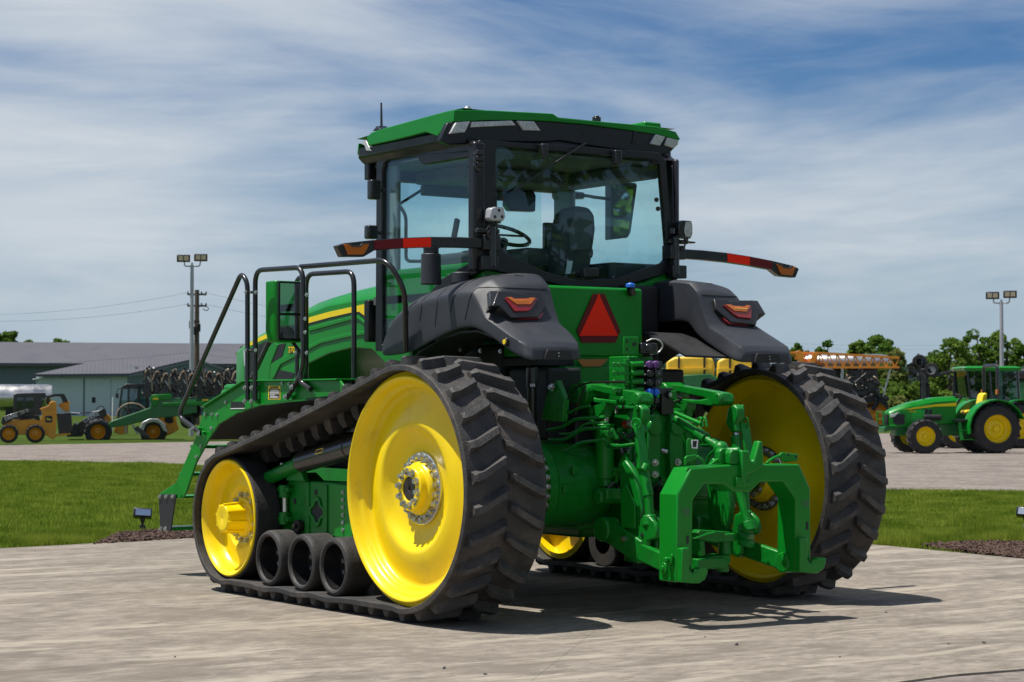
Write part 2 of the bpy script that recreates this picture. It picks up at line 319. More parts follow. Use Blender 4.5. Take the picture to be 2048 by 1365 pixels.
tag(sheet('ground', [(-3000,-3000),(3000,-3000),(3000,3000),(-3000,3000)], -0.16, 'earth').build('ground', 'earth'), kind='structure')
def LP(*q): return [(AZ(a, b).x, AZ(a, b).y) for a, b in q]
rd_f = LP((-900,884),(0,887),(350,881),(700,876),(1300,872)); rd_n = LP((-900,912),(0,918),(370,925),(900,940),(1770,978),(2048,980),(2700,985))
far_r = LP((1300,872),(1500,866),(2048,862),(2700,858))
tag(sheet('gravel_yard', rd_f + far_r[1:] + rd_n[::-1], -0.07, 'gravel').build('gravel_yard', 'gravel'), kind='structure')
lawn_pts = rd_n + [(16, -14), (-30, -14), (-40, 20)]
tag(sheet('lawn', lawn_pts, -0.05, 'lawn').build('lawn', 'lawn'), kind='structure')
tag(sheet('gravel_apron', [(-14,-3.6),(9,-3.7),(9,-14),(-14,-14)], -0.012, 'gravel').build('gravel_apron', 'gravel'), kind='structure')
PAD = [(-13,5.4),(-6,6.95),(-1.517,7.97),(0.611,8.25),(2.7,7.75),(4.5,6.2),(5.6,4.5),(5.904,3.389),(5.71,1.323),(5.1,-1.2),(3.6,-3.3),(1.2,-3.9),(-0.242,-3.861),(-0.752,-3.80),(-4.5,-4.1),(-13,-4.6)]
# the pad is poured as slabs with narrow joints; half-planes clip the outline into slabs
def clip(poly, a, b, keep):
    out = []; n = len(poly); sd_ = lambda p: ((b[0]-a[0])*(p[1]-a[1])-(b[1]-a[1])*(p[0]-a[0]))*keep
    for i in range(n):
        p, q = poly[i], poly[(i+1) % n]; sp, sq = sd_(p), sd_(q)
        if sp >= 0: out.append(p)
        if sp*sq < 0:
            t_ = sp/(sp-sq); out.append((p[0]+(q[0]-p[0])*t_, p[1]+(q[1]-p[1])*t_))
    return out
J1a, J1b = LP((1160,1278),(2000,1342)); J2a, J2b = LP((1170,1277),(1085,1345))
def shift(a, b, d):
    n = Vector((-(b[1]-a[1]), b[0]-a[0])).normalized()*d; return (a[0]+n.x, a[1]+n.y), (b[0]+n.x, b[1]+n.y)
pad = thing('concrete_pad', None, None); tag(pad, kind='structure')
for (k1, k2) in ((1, 1), (1, -1), (-1, 1), (-1, -1)):
    a1, b1 = shift(J1a, J1b, 0.0014*k1); a2, b2 = shift(J2a, J2b, 0.0010*k2)
    pl = clip(clip(PAD, a1, b1, k1), a2, b2, k2)
    if len(pl) > 2:
        sheet('slab', pl, 0.0, 'concrete', 0.14).build('slab', 'concrete', pad, smooth=0)

# mulch beds between pad and lawn
def bed(pts, name):
    b = MB(); b.prism([(x, y, -0.012) for x, y in pts], (0, 0, -0.06)); return tag(b.build(name, 'mulch', smooth=0), kind='structure')
MB1 = LP((185,1089),(235,1068),(300,1061),(380,1058),(520,1056),(520,1072),(370,1077.5)); MB2 = LP((1835,1092),(1900,1086),(1980,1084),(2120,1088),(2120,1126),(2048,1118))
bed(MB1, 'mulch_bed'); bed(MB2, 'mulch_bed')
def inside(p, poly):
    c = False; n = len(poly)
    for i in range(n):
        (x1, y1), (x2, y2) = poly[i], poly[i-1]
        if (y1 > p[1]) != (y2 > p[1]) and p[0] < (x2-x1)*(p[1]-y1)/(y2-y1)+x1: c = not c
    return c
def inside_np(x, y, poly):
    c = np.zeros(len(x), bool); n = len(poly)
    for i in range(n):
        (x1, y1), (x2, y2) = poly[i], poly[i-1]
        if y1 == y2: continue
        c ^= ((y1 > y) != (y2 > y)) & (x < (x2-x1)*(y-y1)/(y2-y1)+x1)
    return c
def fast(name, V, F, k, m, **kw):
    me = bpy.data.meshes.new(name); nv, nf = len(V), len(F)
    me.vertices.add(nv); me.vertices.foreach_set('co', V.astype(np.float32).ravel()); me.loops.add(nf*k); me.polygons.add(nf)
    me.loops.foreach_set('vertex_index', F.astype(np.int32).ravel()); me.polygons.foreach_set('loop_start', np.arange(0, nf*k, k, dtype=np.int32)); me.polygons.foreach_set('loop_total', np.full(nf, k, np.int32))
    me.update(); return link(name, me, m, **kw)
chips = []
for poly, n in ((MB1, 2600), (MB2, 2600)):
    xs = [p[0] for p in poly]; ys = [p[1] for p in poly]; k = 0
    while k < n:
        x, y = random.uniform(min(xs), max(xs)), random.uniform(min(ys), max(ys))
        if inside((x, y), poly): chips.append((x, y)); k += 1
b = MB()
for x, y in chips:
    rt_ = Euler((random.uniform(-.6,.6), random.uniform(-.6,.6), random.uniform(0, 6.3))).to_matrix(); L = random.uniform(.025,.075)
    b.box((x, y, -0.005+random.uniform(0,.018)), (L, L*random.uniform(.25,.5), .008), rt_)
me = b.mesh('mulch_chips', 0)
M['chips'] = mat('bark_chips', (0.075, 0.042, 0.030), 0.9, var=0.6, vscale=45, dirt=(0.22, 0.15, 0.10, 0.7), dscale=40, dlo=0.6, dhi=0.7)
tag(link('mulch_chips', me, 'chips'), 'loose brown bark mulch chips beside the concrete pad', 'mulch', kind='stuff')

# grass: individual blades over the lawn
def foliage(name, a, b_, scale, trans=0.35):
    m = bpy.data.materials.new(name); m.use_nodes = True; t = m.node_tree; t.nodes.clear()
    o = N(t, 'ShaderNodeOutputMaterial'); g = N(t, 'ShaderNodeNewGeometry')
    no = N(t, 'ShaderNodeTexNoise'); no.inputs['Scale'].default_value = scale; no.inputs['Detail'].default_value = 5; no.inputs['Roughness'].default_value = 0.7; t.links.new(g.outputs['Position'], no.inputs['Vector'])
    mr = N(t, 'ShaderNodeMapRange'); mr.inputs['From Min'].default_value = 0.35; mr.inputs['From Max'].default_value = 0.65; t.links.new(no.outputs['Fac'], mr.inputs['Value'])
    n3 = N(t, 'ShaderNodeMath', operation='MULTIPLY_ADD'); n3.inputs[1].default_value = 0.6; n3.inputs[2].default_value = -0.3
    t.links.new(g.outputs['Random Per Island'], n3.inputs[0])
    ad = N(t, 'ShaderNodeMath', operation='ADD', use_clamp=True); t.links.new(mr.outputs[0], ad.inputs[0]); t.links.new(n3.outputs[0], ad.inputs[1])
    mx = N(t, 'ShaderNodeMix', data_type='RGBA'); t.links.new(ad.outputs[0], mx.inputs['Factor']); mx.inputs['A'].default_value = (*a, 1); mx.inputs['B'].default_value = (*b_, 1)
    d = N(t, 'ShaderNodeBsdfDiffuse'); tr = N(t, 'ShaderNodeBsdfTranslucent'); ms = N(t, 'ShaderNodeMixShader'); ms.inputs[0].default_value = trans
    t.links.new(mx.outputs['Result'], d.inputs[0]); t.links.new(mx.outputs['Result'], tr.inputs[0]); t.links.new(d.outputs[0], ms.inputs[1]); t.links.new(tr.outputs[0], ms.inputs[2]); t.links.new(ms.outputs[0], o.inputs[0])
    return m
M['blade'] = foliage('grass_blade', (0.100, 0.175, 0.012), (0.340, 0.400, 0.060), 1.6, 0.4)
def grow(n, region, hmin, hmax, wd):
    P_ = []; tot = 0
    xs = [p[0] for p in region]; ys = [p[1] for p in region]
    while tot < n:
        x = np.random.uniform(min(xs), max(xs), n); y = np.random.uniform(min(ys), max(ys), n)
        k = inside_np(x, y, region) & ~inside_np(x, y, PAD) & ~inside_np(x, y, MB1) & ~inside_np(x, y, MB2)
        P_.append(np.stack([x[k], y[k]], 1)); tot += k.sum()
    p = np.concatenate(P_)[:n]; a = np.random.uniform(0, 2*PI, n); h = np.random.uniform(hmin, hmax, n)*(0.75+0.5*np.sin(p[:,0]*1.9+1.3*np.sin(p[:,1]*1.1))**2)
    l = np.random.uniform(0, 0.6, n)*h; la = np.random.uniform(0, 2*PI, n)
    c, s_ = np.cos(a)*wd, np.sin(a)*wd; z0 = np.full(n, -0.05)
    A = np.stack([p[:,0]-c, p[:,1]-s_, z0], 1); B = np.stack([p[:,0]+c, p[:,1]+s_, z0], 1); T = np.stack([p[:,0]+l*np.cos(la), p[:,1]+l*np.sin(la), z0+h], 1)
    return np.stack([A, B, T], 1).reshape(-1, 3)
reg_l = LP((-60,1105),(0,1100),(370,1080),(560,1070),(560,955),(370,926),(0,919),(-80,918)); reg_r = LP((1600,1080),(1755,1092),(2048,1121),(2130,1128),(2130,982),(1770,979),(1600,970))
reg_m = LP((560,1070),(1600,1080),(1600,970),(900,942),(560,932))
V = np.concatenate([grow(170000, reg_l, .035, .08, .006), grow(140000, reg_r, .035, .08, .006), grow(40000, reg_m, .04, .09, .008),
    grow(26000, LP((60,1097),(190,1090),(370,1079),(370,1058),(190,1066),(0,1080)), .05, .13, .004), grow(26000, LP((1740,1090),(1850,1094),(2060,1086),(2060,1066),(1740,1070)), .06, .16, .004)])
tag(fast('grass', V, np.arange(len(V)).reshape(-1, 3), 3, 'blade'), 'mown green grass of the lawn behind the concrete pad', 'grass', kind='stuff')

# small stones lying on the pad
st = MB().sphere((0,0,0), 1, 7, 5); st.v = [(x*random.uniform(.8,1.1), y*random.uniform(.7,1.1), z*random.uniform(.55,.8)) for x, y, z in st.v]; SM = st.mesh('pebble', 40)
M['pebble'] = mat('pebble_grey', (0.16, 0.15, 0.14), 0.9, var=0.4, vscale=50); SM.materials.append(M['pebble'])
for k, (px, py, r, lb) in enumerate([(1473,1291,.014,'dark pebble on the bare concrete right of the hitch shadow'),(1968,1287,.016,'grey pebble on the concrete near the right edge'),(1772,1226,.010,'tiny pale pebble beside the end of the tractor shadow'),(1410,1275,.008,'tiny pebble just under the hitch shadow'),(1897,1289,.009,'tiny dark pebble on the concrete lower right'),(888,1338,.012,'black pebble on the concrete at the lower centre'),(970,1350,.014,'flat dark pebble at the lower edge of the concrete'),(1590,1224,.007,'tiny pebble beside the track shadow tip'),(350,1315,.009,'pale pebble on the concrete at the lower left'),(1680,1315,.007,'small pebble on the concrete right foreground')]):
    p = AZ(px, py); o = link('pebble', SM, None, loc=(p.x, p.y, r*.5), scl=(r, r*.8, r), rot=(0, 0, k*1.3)); tag(o, lb, 'pebble', 'pebbles scattered on the concrete')
# ------------------------------------------------------------------ the tracked tractor
T = thing('tracked_tractor', 'large green tracked tractor with yellow wheels and rear hitch standing on the concrete pad', 'tractor')
DC, IC = (0.0, 0.875), (2.532, 0.565); RD, RI, TH = 0.775, 0.465, 0.040     # drive and idler centres (y,z), belt inner radii, belt thickness
def belt_path():
    dy, dz = IC[0]-DC[0], IC[1]-DC[1]; d = math.hypot(dy, dz); th = math.atan2(dz, dy); al = math.acos((RD-RI)/d)
    up, lo = th+al, th-al+2*PI; pts = []
    n1 = 64
    for i in range(n1+1):                                   # drive arc, from underneath round the rear to the top
        a = lo + (up-lo)*i/n1; pts.append((DC, RD, a))
    q = []
    for c, r, a in pts: q.append((c[0]+r*math.cos(a), c[1]+r*math.sin(a), math.cos(a), math.sin(a)))
    def seg(p0, p1, n):
        return [tuple(p0[k]+(p1[k]-p0[k])*i/n for k in range(4)) for i in range(1, n)]
    idl = []
    n2 = 40
    for i in range(n2+1):                                   # idler arc, from the top round the front
        a = up + (th-al-up)*i/n2; idl.append((IC[0]+RI*math.cos(a), IC[1]+RI*math.sin(a), math.cos(a), math.sin(a)))
    top = seg(q[-1], idl[0], 14); bot = seg(idl[-1], q[0], 30)
    bot2 = []
    for (y, z, ny, nz) in bot:                              # the lower run dips under each mid roller
        s_ = sum(math.exp(-((y-c)/0.13)**2) for c in (0.94, 1.40, 1.89)); bot2.append((y, z-0.016*s_+0.012, ny, nz))
    for i, (y, z, ny, nz) in enumerate(top): top[i] = (y, z-0.02*math.sin(PI*(i+1)/15), ny, nz)
    return q + top + idl + bot2
BP = belt_path()
def belt_arc():
    s_ = [0.0]; n = len(BP)
    P2 = [(y+TH*a, z+TH*b_, a, b_) for y, z, a, b_ in BP]
    for i in range(n): s_.append(s_[-1]+math.hypot(P2[(i+1) % n][0]-P2[i][0], P2[(i+1) % n][1]-P2[i][1]))
    return P2, s_
P2, SA = belt_arc()
def belt_at(s_):
    s_ %= SA[-1]; n = len(P2)
    i = max(k for k in range(n) if SA[k] <= s_) if s_ > 0 else 0
    t_ = (s_-SA[i])/max(1e-9, SA[i+1]-SA[i]); a, b_ = P2[i], P2[(i+1) % n]
    y, z = a[0]+(b_[0]-a[0])*t_, a[1]+(b_[1]-a[1])*t_; nv = Vector((0, a[2]+(b_[2]-a[2])*t_, a[3]+(b_[3]-a[3])*t_)).normalized()
    return Vector((0, y, z)), nv
HB = 0.31; LUGH = 0.060
def lug_mesh(side):
    # side -1: column on the -x half, +1: mirrored. local x lateral, y along the belt, z outward
    b = MB(); secs = []
    for u, v, hb, ht, top in ((-HB+0.038, -0.012, 0.046, 0.018, 0.048), (-HB+0.056, -0.010, 0.046, 0.024, LUGH), (-0.205, 0.004, 0.044, 0.024, LUGH), (-0.040, 0.090, 0.040, 0.021, LUGH), (-0.008, 0.104, 0.036, 0.012, 0.030)):
        secs.append([Vector((u*-side*-1, v-hb, -0.002)), Vector((u*-side*-1, v-ht, top)), Vector((u*-side*-1, v+ht, top)), Vector((u*-side*-1, v+hb, -0.002))])
    b.loft(secs); me = b.mesh('lug', 28); me.materials.append(M['rubber']); me.materials.append(M['rubber_worn'])
    for p in me.polygons: p.material_index = 1 if p.normal.z > .9 else 0
    return me
LUG_L = lug_mesh(1); LUG_R = MB(); LUG_R.v = [(-v.co.x, v.co.y, v.co.z) for v in LUG_L.vertices]; LUG_R.f = [tuple(p.vertices)[::-1] for p in LUG_L.polygons]
LUG_R = LUG_R.mesh('lug', 28); LUG_R.materials.append(M['rubber']); LUG_R.materials.append(M['rubber_worn'])
for p in LUG_R.polygons: p.material_index = 1 if p.normal.z > .9 else 0
g = MB(); g.loft([[Vector((x*sx, y*sy, z)) for x, y in ((-1,-1),(1,-1),(1,1),(-1,1))] for z, sx, sy in ((0.002, .065, .048), (-.06, .058, .042), (-.10, .036, .028))]); GUIDE = g.mesh('guide_lug', 28); GUIDE.materials.append(M['rubber'])
NL = 47; PITCH_L = SA[-1]/NL
def make_track(s):
    xc = -1.54 if s < 0 else 1.51; kx = 1.0 if s < 0 else .94; HBk = HB*kx
    b = MB(); n = len(BP)
    for (y, z, ny, nz) in BP:
        b.v += [(xc-HBk, y, z), (xc+HBk, y, z), (xc+HBk-.004, y+TH*ny, z+TH*nz), (xc-HBk+.004, y+TH*ny, z+TH*nz)]
    for i in range(n):
        j = (i+1) % n
        for k in range(4):
            l = (k+1) % 4; b.f.append((i*4+k, i*4+l, j*4+l, j*4+k))
    belt = b.build('track_belt', 'rubber', T, smooth=40, bevel=0.006)
    belt['label'] = 'dusty black rubber track belt with chevron lugs'
    for i in range(NL):
        for col, me, off in ((0, LUG_L, 0.0), (1, LUG_R, 0.5)):
            p, nv = belt_at((i+off)*PITCH_L); X = Vector((1,0,0)); Y = nv.cross(X)
            # direction of increasing path length
            q, _ = belt_at((i+off)*PITCH_L+0.02)
            if (q-p).dot(Y) < 0: pass
            Yd = (q-p).normalized(); Z = nv; Xd = Yd.cross(Z)
            mtx = Matrix((Vector((kx,0,0)), Yd*random.uniform(.93,1.07), Z*random.uniform(.90,1.0))).transposed().to_4x4(); mtx.translation = Vector((xc, p.y, p.z))
            o = link('lug', me, None, belt); o.matrix_local = mtx
        p, nv = belt_at(i*PITCH_L+0.03); q, _ = belt_at(i*PITCH_L+0.05); Yd = (q-p).normalized()
        mtx = Matrix((Vector((1,0,0)), Yd, nv)).transposed().to_4x4(); mtx.translation = Vector((xc, p.y, p.z))-nv*TH
        o = link('guide_lug', GUIDE, None, belt); o.matrix_local = mtx
    return belt
for s in (-1, 1): make_track(s)

# wheels: dished yellow discs. t runs inwards from the outer lip
def make_drive(s):
    o_x = s*1.802; ax = Vector((-s, 0, 0)); c = Vector((o_x, DC[0], DC[1]))
    prof = [(0.735,-.002),(0.745,0.004),(0.748,0.02),(0.770,0.03),(0.770,0.205),(0.60,0.215),(0.60,0.30),(0.770,0.31),(0.770,0.49),(0.748,0.50),(0.745,0.516),(0.735,0.522),(0.722,0.516),(0.705,0.49),(0.690,0.43),(0.660,0.395),(0.58,0.385),(0.44,0.395),(0.40,0.41),(0.30,0.45),(0.255,0.455),(0.17,0.455)]
    prof2 = [(0.17,0.150),(0.255,0.150),(0.29,0.149),(0.33,0.138),(0.37,0.112),(0.395,0.088),(0.412,0.076),(0.435,0.072),(0.50,0.088),(0.57,0.112),(0.615,0.128),(0.640,0.132),(0.655,0.124),(0.664,0.105),(0.668,0.085),(0.678,0.076),(0.690,0.068),(0.698,0.05),(0.708,0.022),(0.718,0.006),(0.727,0.0),(0.735,-.002)]
    if s > 0: pass
    b = MB(); b.lathe(prof2 + prof[1:], c, ax, 96); wh = b.build('drive_wheel', 'yellow', T, smooth=38)
    wh['label'] = 'large dished yellow drive wheel'
    for sd_, t0 in ((-1, 0.142), (1, 0.462)):               # flange and split hub on both faces
        f = lambda t_: c + ax*(t0 + sd_*t_)
        r = MB(); r.lathe([(0.10,-.02),(0.235,-.02),(0.24,-.015),(0.24,0.012),(0.235,0.016),(0.17,0.016)], f(0), ax*sd_, 64); ring = r.build('hub_flange', 'steel', wh, smooth=35)
        h = MB(); h.lathe([(0.175,0.0),(0.178,0.03),(0.165,0.05),(0.150,0.055),(0.148,0.100),(0.140,0.106),(0.080,0.106),(0.078,0.05)], f(0), ax*sd_, 40); hub = h.build('hub', 'yellow', wh, smooth=30, bevel=.004)
        k = MB(); k.lathe([(0.076,0.02),(0.076,0.098),(0.070,0.102),(0.018,0.100),(0.014,0.09),(0.0,0.09)], f(0), ax*sd_, 32); k.build('axle_end', 'dark_steel', wh, smooth=30)
        g_ = MB(); g_.bb(c.x-.002, c.x+.002, -.15, -.078, DC[1]+.008, DC[1]+.013) if False else None
        for i in range(20):
            a = 2*PI*(i+.5)/20; p = f(0.016) + Vector((0, math.cos(a)*.207, math.sin(a)*.207)); bolt(wh, p, ax*sd_, True)
        for i in range(10):
            if i in (): continue
            a = 2*PI*(i+.25)/10; p = f(0.106) + Vector((0, math.cos(a)*.113, math.sin(a)*.113)); bolt(wh, p, ax*sd_, True)
    return wh
for s in (-1, 1): make_drive(s)
def make_idler(s):
    c = Vector((s*1.802, IC[0], IC[1])); ax = Vector((-s, 0, 0))
    b = MB(); b.lathe([(0.13,0.150),(0.19,0.148),(0.215,0.138),(0.235,0.118),(0.26,0.115),(0.34,0.135),(0.372,0.128),(0.388,0.105),(0.396,0.07),(0.408,0.03),(0.423,0.003),(0.432,-.002),(0.441,0.003),(0.445,0.02),(0.445,0.21),(0.30,0.22),(0.13,0.22)], c, ax, 80); wh = b.build('idler_wheel', 'yellow', T, smooth=38)
    wh['label'] = 'small yellow idler wheel at the front of the track'
    t_ = MB(); t_.lathe([(0.446,0.02),(0.452,0.008),(0.464,0.018),(0.466,0.035),(0.466,0.20),(0.446,0.215)], c, ax, 80); t_.build('idler_tyre', 'rubber_dark', wh)
    t_ = MB(); t_.lathe([(0.13,0.34),(0.40,0.35),(0.445,0.36),(0.445,0.50),(0.40,0.51)], c, ax, 64); t_.build('inner_rim', 'yellow' if s > 0 else 'black', wh)  # near rim black instead of yellow: its shade is put into the colour
    t_ = MB(); t_.lathe([(0.446,0.365),(0.466,0.375),(0.466,0.49),(0.446,0.50)], c, ax, 64); t_.build('idler_tyre', 'rubber_dark', wh)
    f = lambda u: c - ax*u*1.3 + ax*0.150
    h = MB(); h.lathe([(r_, t_*1.3) for r_, t_ in ((0.145,0.0),(0.148,0.012),(0.128,0.018),(0.112,0.035),(0.110,0.05),(0.104,0.10),(0.102,0.145),(0.096,0.150),(0.012,0.150),(0.0,0.146))], f(0), -ax, 28); hub = h.build('idler_hub', 'yellow', wh, smooth=25, bevel=.004)
    for i in range(8):
        a = 2*PI*(i+.3)/8; e = Vector((0, math.cos(a), math.sin(a))); r = MB(); r.bar(f(.03)+e*.116, f(.148)+e*.102, .016, .022, up=e); r.build('hub_rib', 'yellow', wh, smooth=0, bevel=.003)
    for i in range(12):
        if i in (): continue
        a = 2*PI*(i+.5)/12; p = f(-.002) + Vector((0, math.cos(a)*.178, math.sin(a)*.178)); bolt(wh, p, -ax, True)
for s in (-1, 1): make_idler(s)
for s in (-1, 1):
    for y in (0.94, 1.40, 1.89):
        c = Vector((s*1.80, y, .300)); ax = Vector((-s, 0, 0))
        b = MB(); b.lathe([(0.158,0.02),(0.166,0.004),(0.178,0.0),(0.196,0.008),(0.204,0.026),(0.206,0.05),(0.206,0.215),(0.196,0.225),(0.150,0.228)], c, ax, 56); ro = b.build('mid_roller', 'roller_rubber', T)
        b = MB(); b.lathe([(0.158,0.02),(0.158,0.150),(0.120,0.158),(0.095,0.150),(0.030,0.150),(0.028,0.135),(0.0,0.135)], c, ax, 48); b.build('roller_dish', 'black', ro)
        b = MB(); b.lathe([(0.10,0.30),(0.196,0.30),(0.206,0.315),(0.206,0.50),(0.196,0.515),(0.10,0.52)], c, ax, 40); b.build('inner_roller', 'roller_rubber', ro)
        for i in range(6):
            a = 2*PI*(i+.4)/6; bolt(ro, c + ax*.150 + Vector((0, math.cos(a)*.078, math.sin(a)*.078)), -ax, True)
# undercarriage frames between the wheels
for s in (-1, 1):
    X = lambda px, py, d=0: Vector((s*abs(1.56-d), AX(px, py, -1.56).y, AX(px, py, -1.56).z))
    f = MB()
    f.prism([X(556,1066), X(558,1000), X(582,950), X(596,946), X(612,962), X(690,966), X(690,1072)], (s*-.16, 0, 0))
    fr = f.build('undercarriage_frame', 'green_cast', T, smooth=30, bevel=.012)
    p = MB(); p.prism([X(664,968,-.02), X(676,968,-.02), X(676,1072,-.02), X(664,1072,-.02)], (s*-.05, 0, 0)); p.prism([X(676,968,-.03), X(712,972,-.03), X(712,1078,-.03), X(676,1074,-.03)], (s*-.03, 0, 0)); p.build('bolt_plate', 'green', fr, bevel=.004)
    q = MB()
    ctr = X(636,1024,-.015); hole = []
    for k in range(24):
        a = 2*PI*k/24; rr = .115*(1+.22*math.cos(4*a)); hole.append(Vector((ctr.x, ctr.y+rr*math.cos(a)*.95, ctr.z+rr*math.sin(a)*.8)))
    q.frame([ctr+(h-ctr)*1.0 for h in hole], [ctr+(h-ctr)*.72 for h in hole], (s*-.02, 0, 0)); q.build('slot_rim', 'green_cast', fr, bevel=.004)
    q = MB(); q.prism([ctr+(h-ctr)*.72+Vector((s*-.013,0,0)) for h in hole], (s*-.003, 0, 0)); q.build('slot_cavity', 'black_matt', fr)
    # pivot pin with clevis
    a, e = X(577,982,-.03), X(577,1036,-.03)
    q = MB(); q.cyl(a, e, .022, n=16); q.build('pivot_pin', 'steel', fr)
    for z0, c_ in ((a.z+.012, a), (e.z-.01, e)): q = MB(); q.bb(a.x-.03, a.x+.09, a.y-.09, a.y+.07, z0-.018, z0+.018); q.cyl(c_-Vector((0,0,.05)), c_+Vector((0,0,.045)), .045); q.build('pivot_clevis', 'green_cast', fr, bevel=.008)
    q = MB(); q.cyl(X(604,1052,-.0), X(604,1052,-.05), .045, n=20); q.cyl(X(604,1052,-.05), X(604,1052,-.075), .02, n=6); q.build('pivot_washer', 'dark_steel', fr, bevel=.003)
    # tensioning cylinder
    c0, c1, c2 = Vector((s*1.62, AX(722,890,-1.62).y, AX(722,890,-1.62).z)), Vector((s*1.62, AX(604,925,-1.62).y, AX(604,925,-1.62).z)), Vector((s*1.62, AX(535,958,-1.62).y, AX(535,958,-1.62).z))
    q = MB(); q.cyl(c0, c1, .076, n=28); q.cyl(c1, c1+(c1-c0)*.03, .064, n=28); q.cyl(c0+(c1-c0)*.16, c0+(c1-c0)*.20, .082, n=28); tc_ = q.build('tension_cylinder', 'black', T, bevel=.004)
    q = MB(); q.cyl(c1, c2, .052, n=24); q.sphere(c1, .075); q.build('tension_rod', 'green_cast', tc_)
    q = MB(); d = (c1-c0).normalized(); m_ = c0+(c1-c0)*.55; up = Vector((s, 0, .35)).normalized(); q.box(m_+up*.076, (.004, .10, .035), Matrix((up, d, up.cross(d))).transposed()); q.build('decal', 'text_yellow', tc_)
    q = MB(); q.box(m_+up*.077, (.004, .088, .022), Matrix((up, d, up.cross(d))).transposed()); q.build('decal_print', 'text_black', tc_)
    # zinc valve with coiled hose, stays
    q = MB(); v = X(582,942,-.06); q.cyl(v-Vector((0,0,.045)), v+Vector((0,0,.045)), .028, n=10); q.cyl(v+Vector((0,.03,-.02)), v+Vector((0,.03,.06)), .014, n=8); q.build('grease_valve', 'zinc', fr, bevel=.003)
    q = MB(); q.tube([X(580,950,-.06), X(566,958,-.07), X(556,972,-.06), X(562,985,-.05)], .009, 6, .05); q.build('grease_hose', 'black', fr)
    q = MB(); q.prism([X(583,962,-.05), X(590,934,-.05), X(598,930,-.05), X(612,938,-.05), X(620,962,-.05)], (s*-.05, 0, 0)); q.build('tension_bracket', 'green_cast', fr, bevel=.008)
    for pl in (((612,964),(620,964),(620,1068),(612,1068)), ((648,970),(656,970),(656,1066),(648,1066))):
        q = MB(); q.prism([X(*p_, -.012) for p_ in pl], (s*-.02, 0, 0)); q.build('frame_rib', 'green_cast', fr, bevel=.005)
    for p_ in ((632,985),(590,1003)):
        q = MB(); q.cyl(X(*p_, -.004), X(*p_, .004), .022, n=16); q.build('frame_hole', 'black_matt', fr)
    for k in range(6): bolt(fr, X(694, 985+k*15, -.031), (s, 0, 0))
    q = MB(); q.bb(s*1.30, s*1.20, AX(640,900,-1.3).y-.55, AX(640,900,-1.3).y+.7, .95, 1.22); q.build('guard_panel', 'black_matt', fr, bevel=.02)
    # axle beam inwards
    for y0, y1, z0, z1 in ((.95,1.55,.42,.74),(2.25,2.7,.46,.66)): q = MB(); q.bb(s*.35, s*1.30, y0, y1, z0, z1); q.build('cross_beam', 'green_cast', fr, bevel=.02)
# ------------------------------------------------------------------ chassis, hood, fenders, platform
q = MB(); q.bb(-.34, .34, .05, 4.7, .55, 1.35); q.bb(-.30, .30, -.14, 1.25, .62, 1.42); q.bb(-.30, .30, 0.16, 1.6, 1.35, 1.90); q.build('chassis', 'green_cast', T, bevel=.02)
for x0, x1, y0, y1, z0, z1 in ((-.62,-.33,.02,.5,1.18,1.68),(.33,.60,.02,.5,1.18,1.68),(-.46,-.30,-.08,.1,1.02,1.32),(.30,.46,-.08,.1,1.02,1.32)): q = MB(); q.bb(x0,x1,y0,y1,z0,z1); q.build('void_shade_box', 'black_matt', T, bevel=.02)  # black boxes added to paint in the shade of the void behind the hitch
q = MB(); q.bb(-.62, .62, .60, 1.75, 1.30, 1.86); q.bb(-.60, .60, 1.75, 2.9, .95, 1.52); q.build('fuel_tank', 'black_matt', T, bevel=.05, seg=3)
for s in (-1, 1):
    b = MB(); b.lathe([(0.0,.26),(0.26,.26),(0.29,.36),(.285,.40),(.285,.74),(.30,.76),(.31,.77),(.31,.835),(.27,.84),(.23,.845),(.20,.95),(.09,.98),(.076,1.0),(.076,1.45)], (0, 0, .875), (s, 0, 0), 56); ax_ = b.build('axle_housing', 'green_cast', T, smooth=35)
    for i in range(28):
        a = 2*PI*i/28; bolt(ax_, Vector((s*.838, math.cos(a)*.285, .875+math.sin(a)*.285)), (s, 0, 0), True)
    for x_, z_ in ((.70,.86),(.62,.98)): b = MB(); b.box((s*x_, -.285, z_), (.05,.03,.06)); b.build('housing_boss', 'green_cast', ax_, bevel=.006)
# final drive plumbing seen under the left fender
for k, (pts, r) in enumerate([([(1098,905),(1130,905),(1160,885),(1210,880)], .012), ([(1098,880),(1130,880),(1165,858),(1215,855)], .012), ([(1095,860),(1125,855),(1150,838),(1210,835)], .012), ([(1115,822),(1135,828),(1160,815),(1180,812)], .009), ([(1120,868),(1145,868),(1172,846),(1214,846)], .009), ([(1135,800),(1150,775),(1175,766),(1250,764)], .007), ([(1150,830),(1158,800),(1172,772)], .007)]):
    q = MB(); q.tube([AX(a, b_, -.62) for a, b_ in pts], r, 8, .06); q.build('hydraulic_pipe', 'green_cast' if k < 5 else 'black', T)
q = MB(); q.prism([AX(1082,840,-.66), AX(1092,790,-.66), AX(1112,760,-.66), AX(1128,800,-.66), AX(1124,845,-.66)], (.05, 0, 0)); q.cyl(AX(1105,776,-.67), AX(1105,776,-.62), .03); q.build('lift_bracket', 'green_cast', T, bevel=.008)
bolt(T, AX(1105,775,-.672), (-1,0,0), True)
q = MB(); q.cyl(AX(1064,735,-.72), AX(1064,860,-.72), .032, n=14); q.cyl(AX(1064,735,-.72), AX(1064,775,-.72), .042, n=14); q.build('cab_suspension_strut', 'black', T, bevel=.004)
q = MB(); q.prism([AX(1060,768,-.757), AX(1069,768,-.757), AX(1069,774,-.757), AX(1060,774,-.757)], (.004,0,0)); q.build('strut_tag', 'white', T)
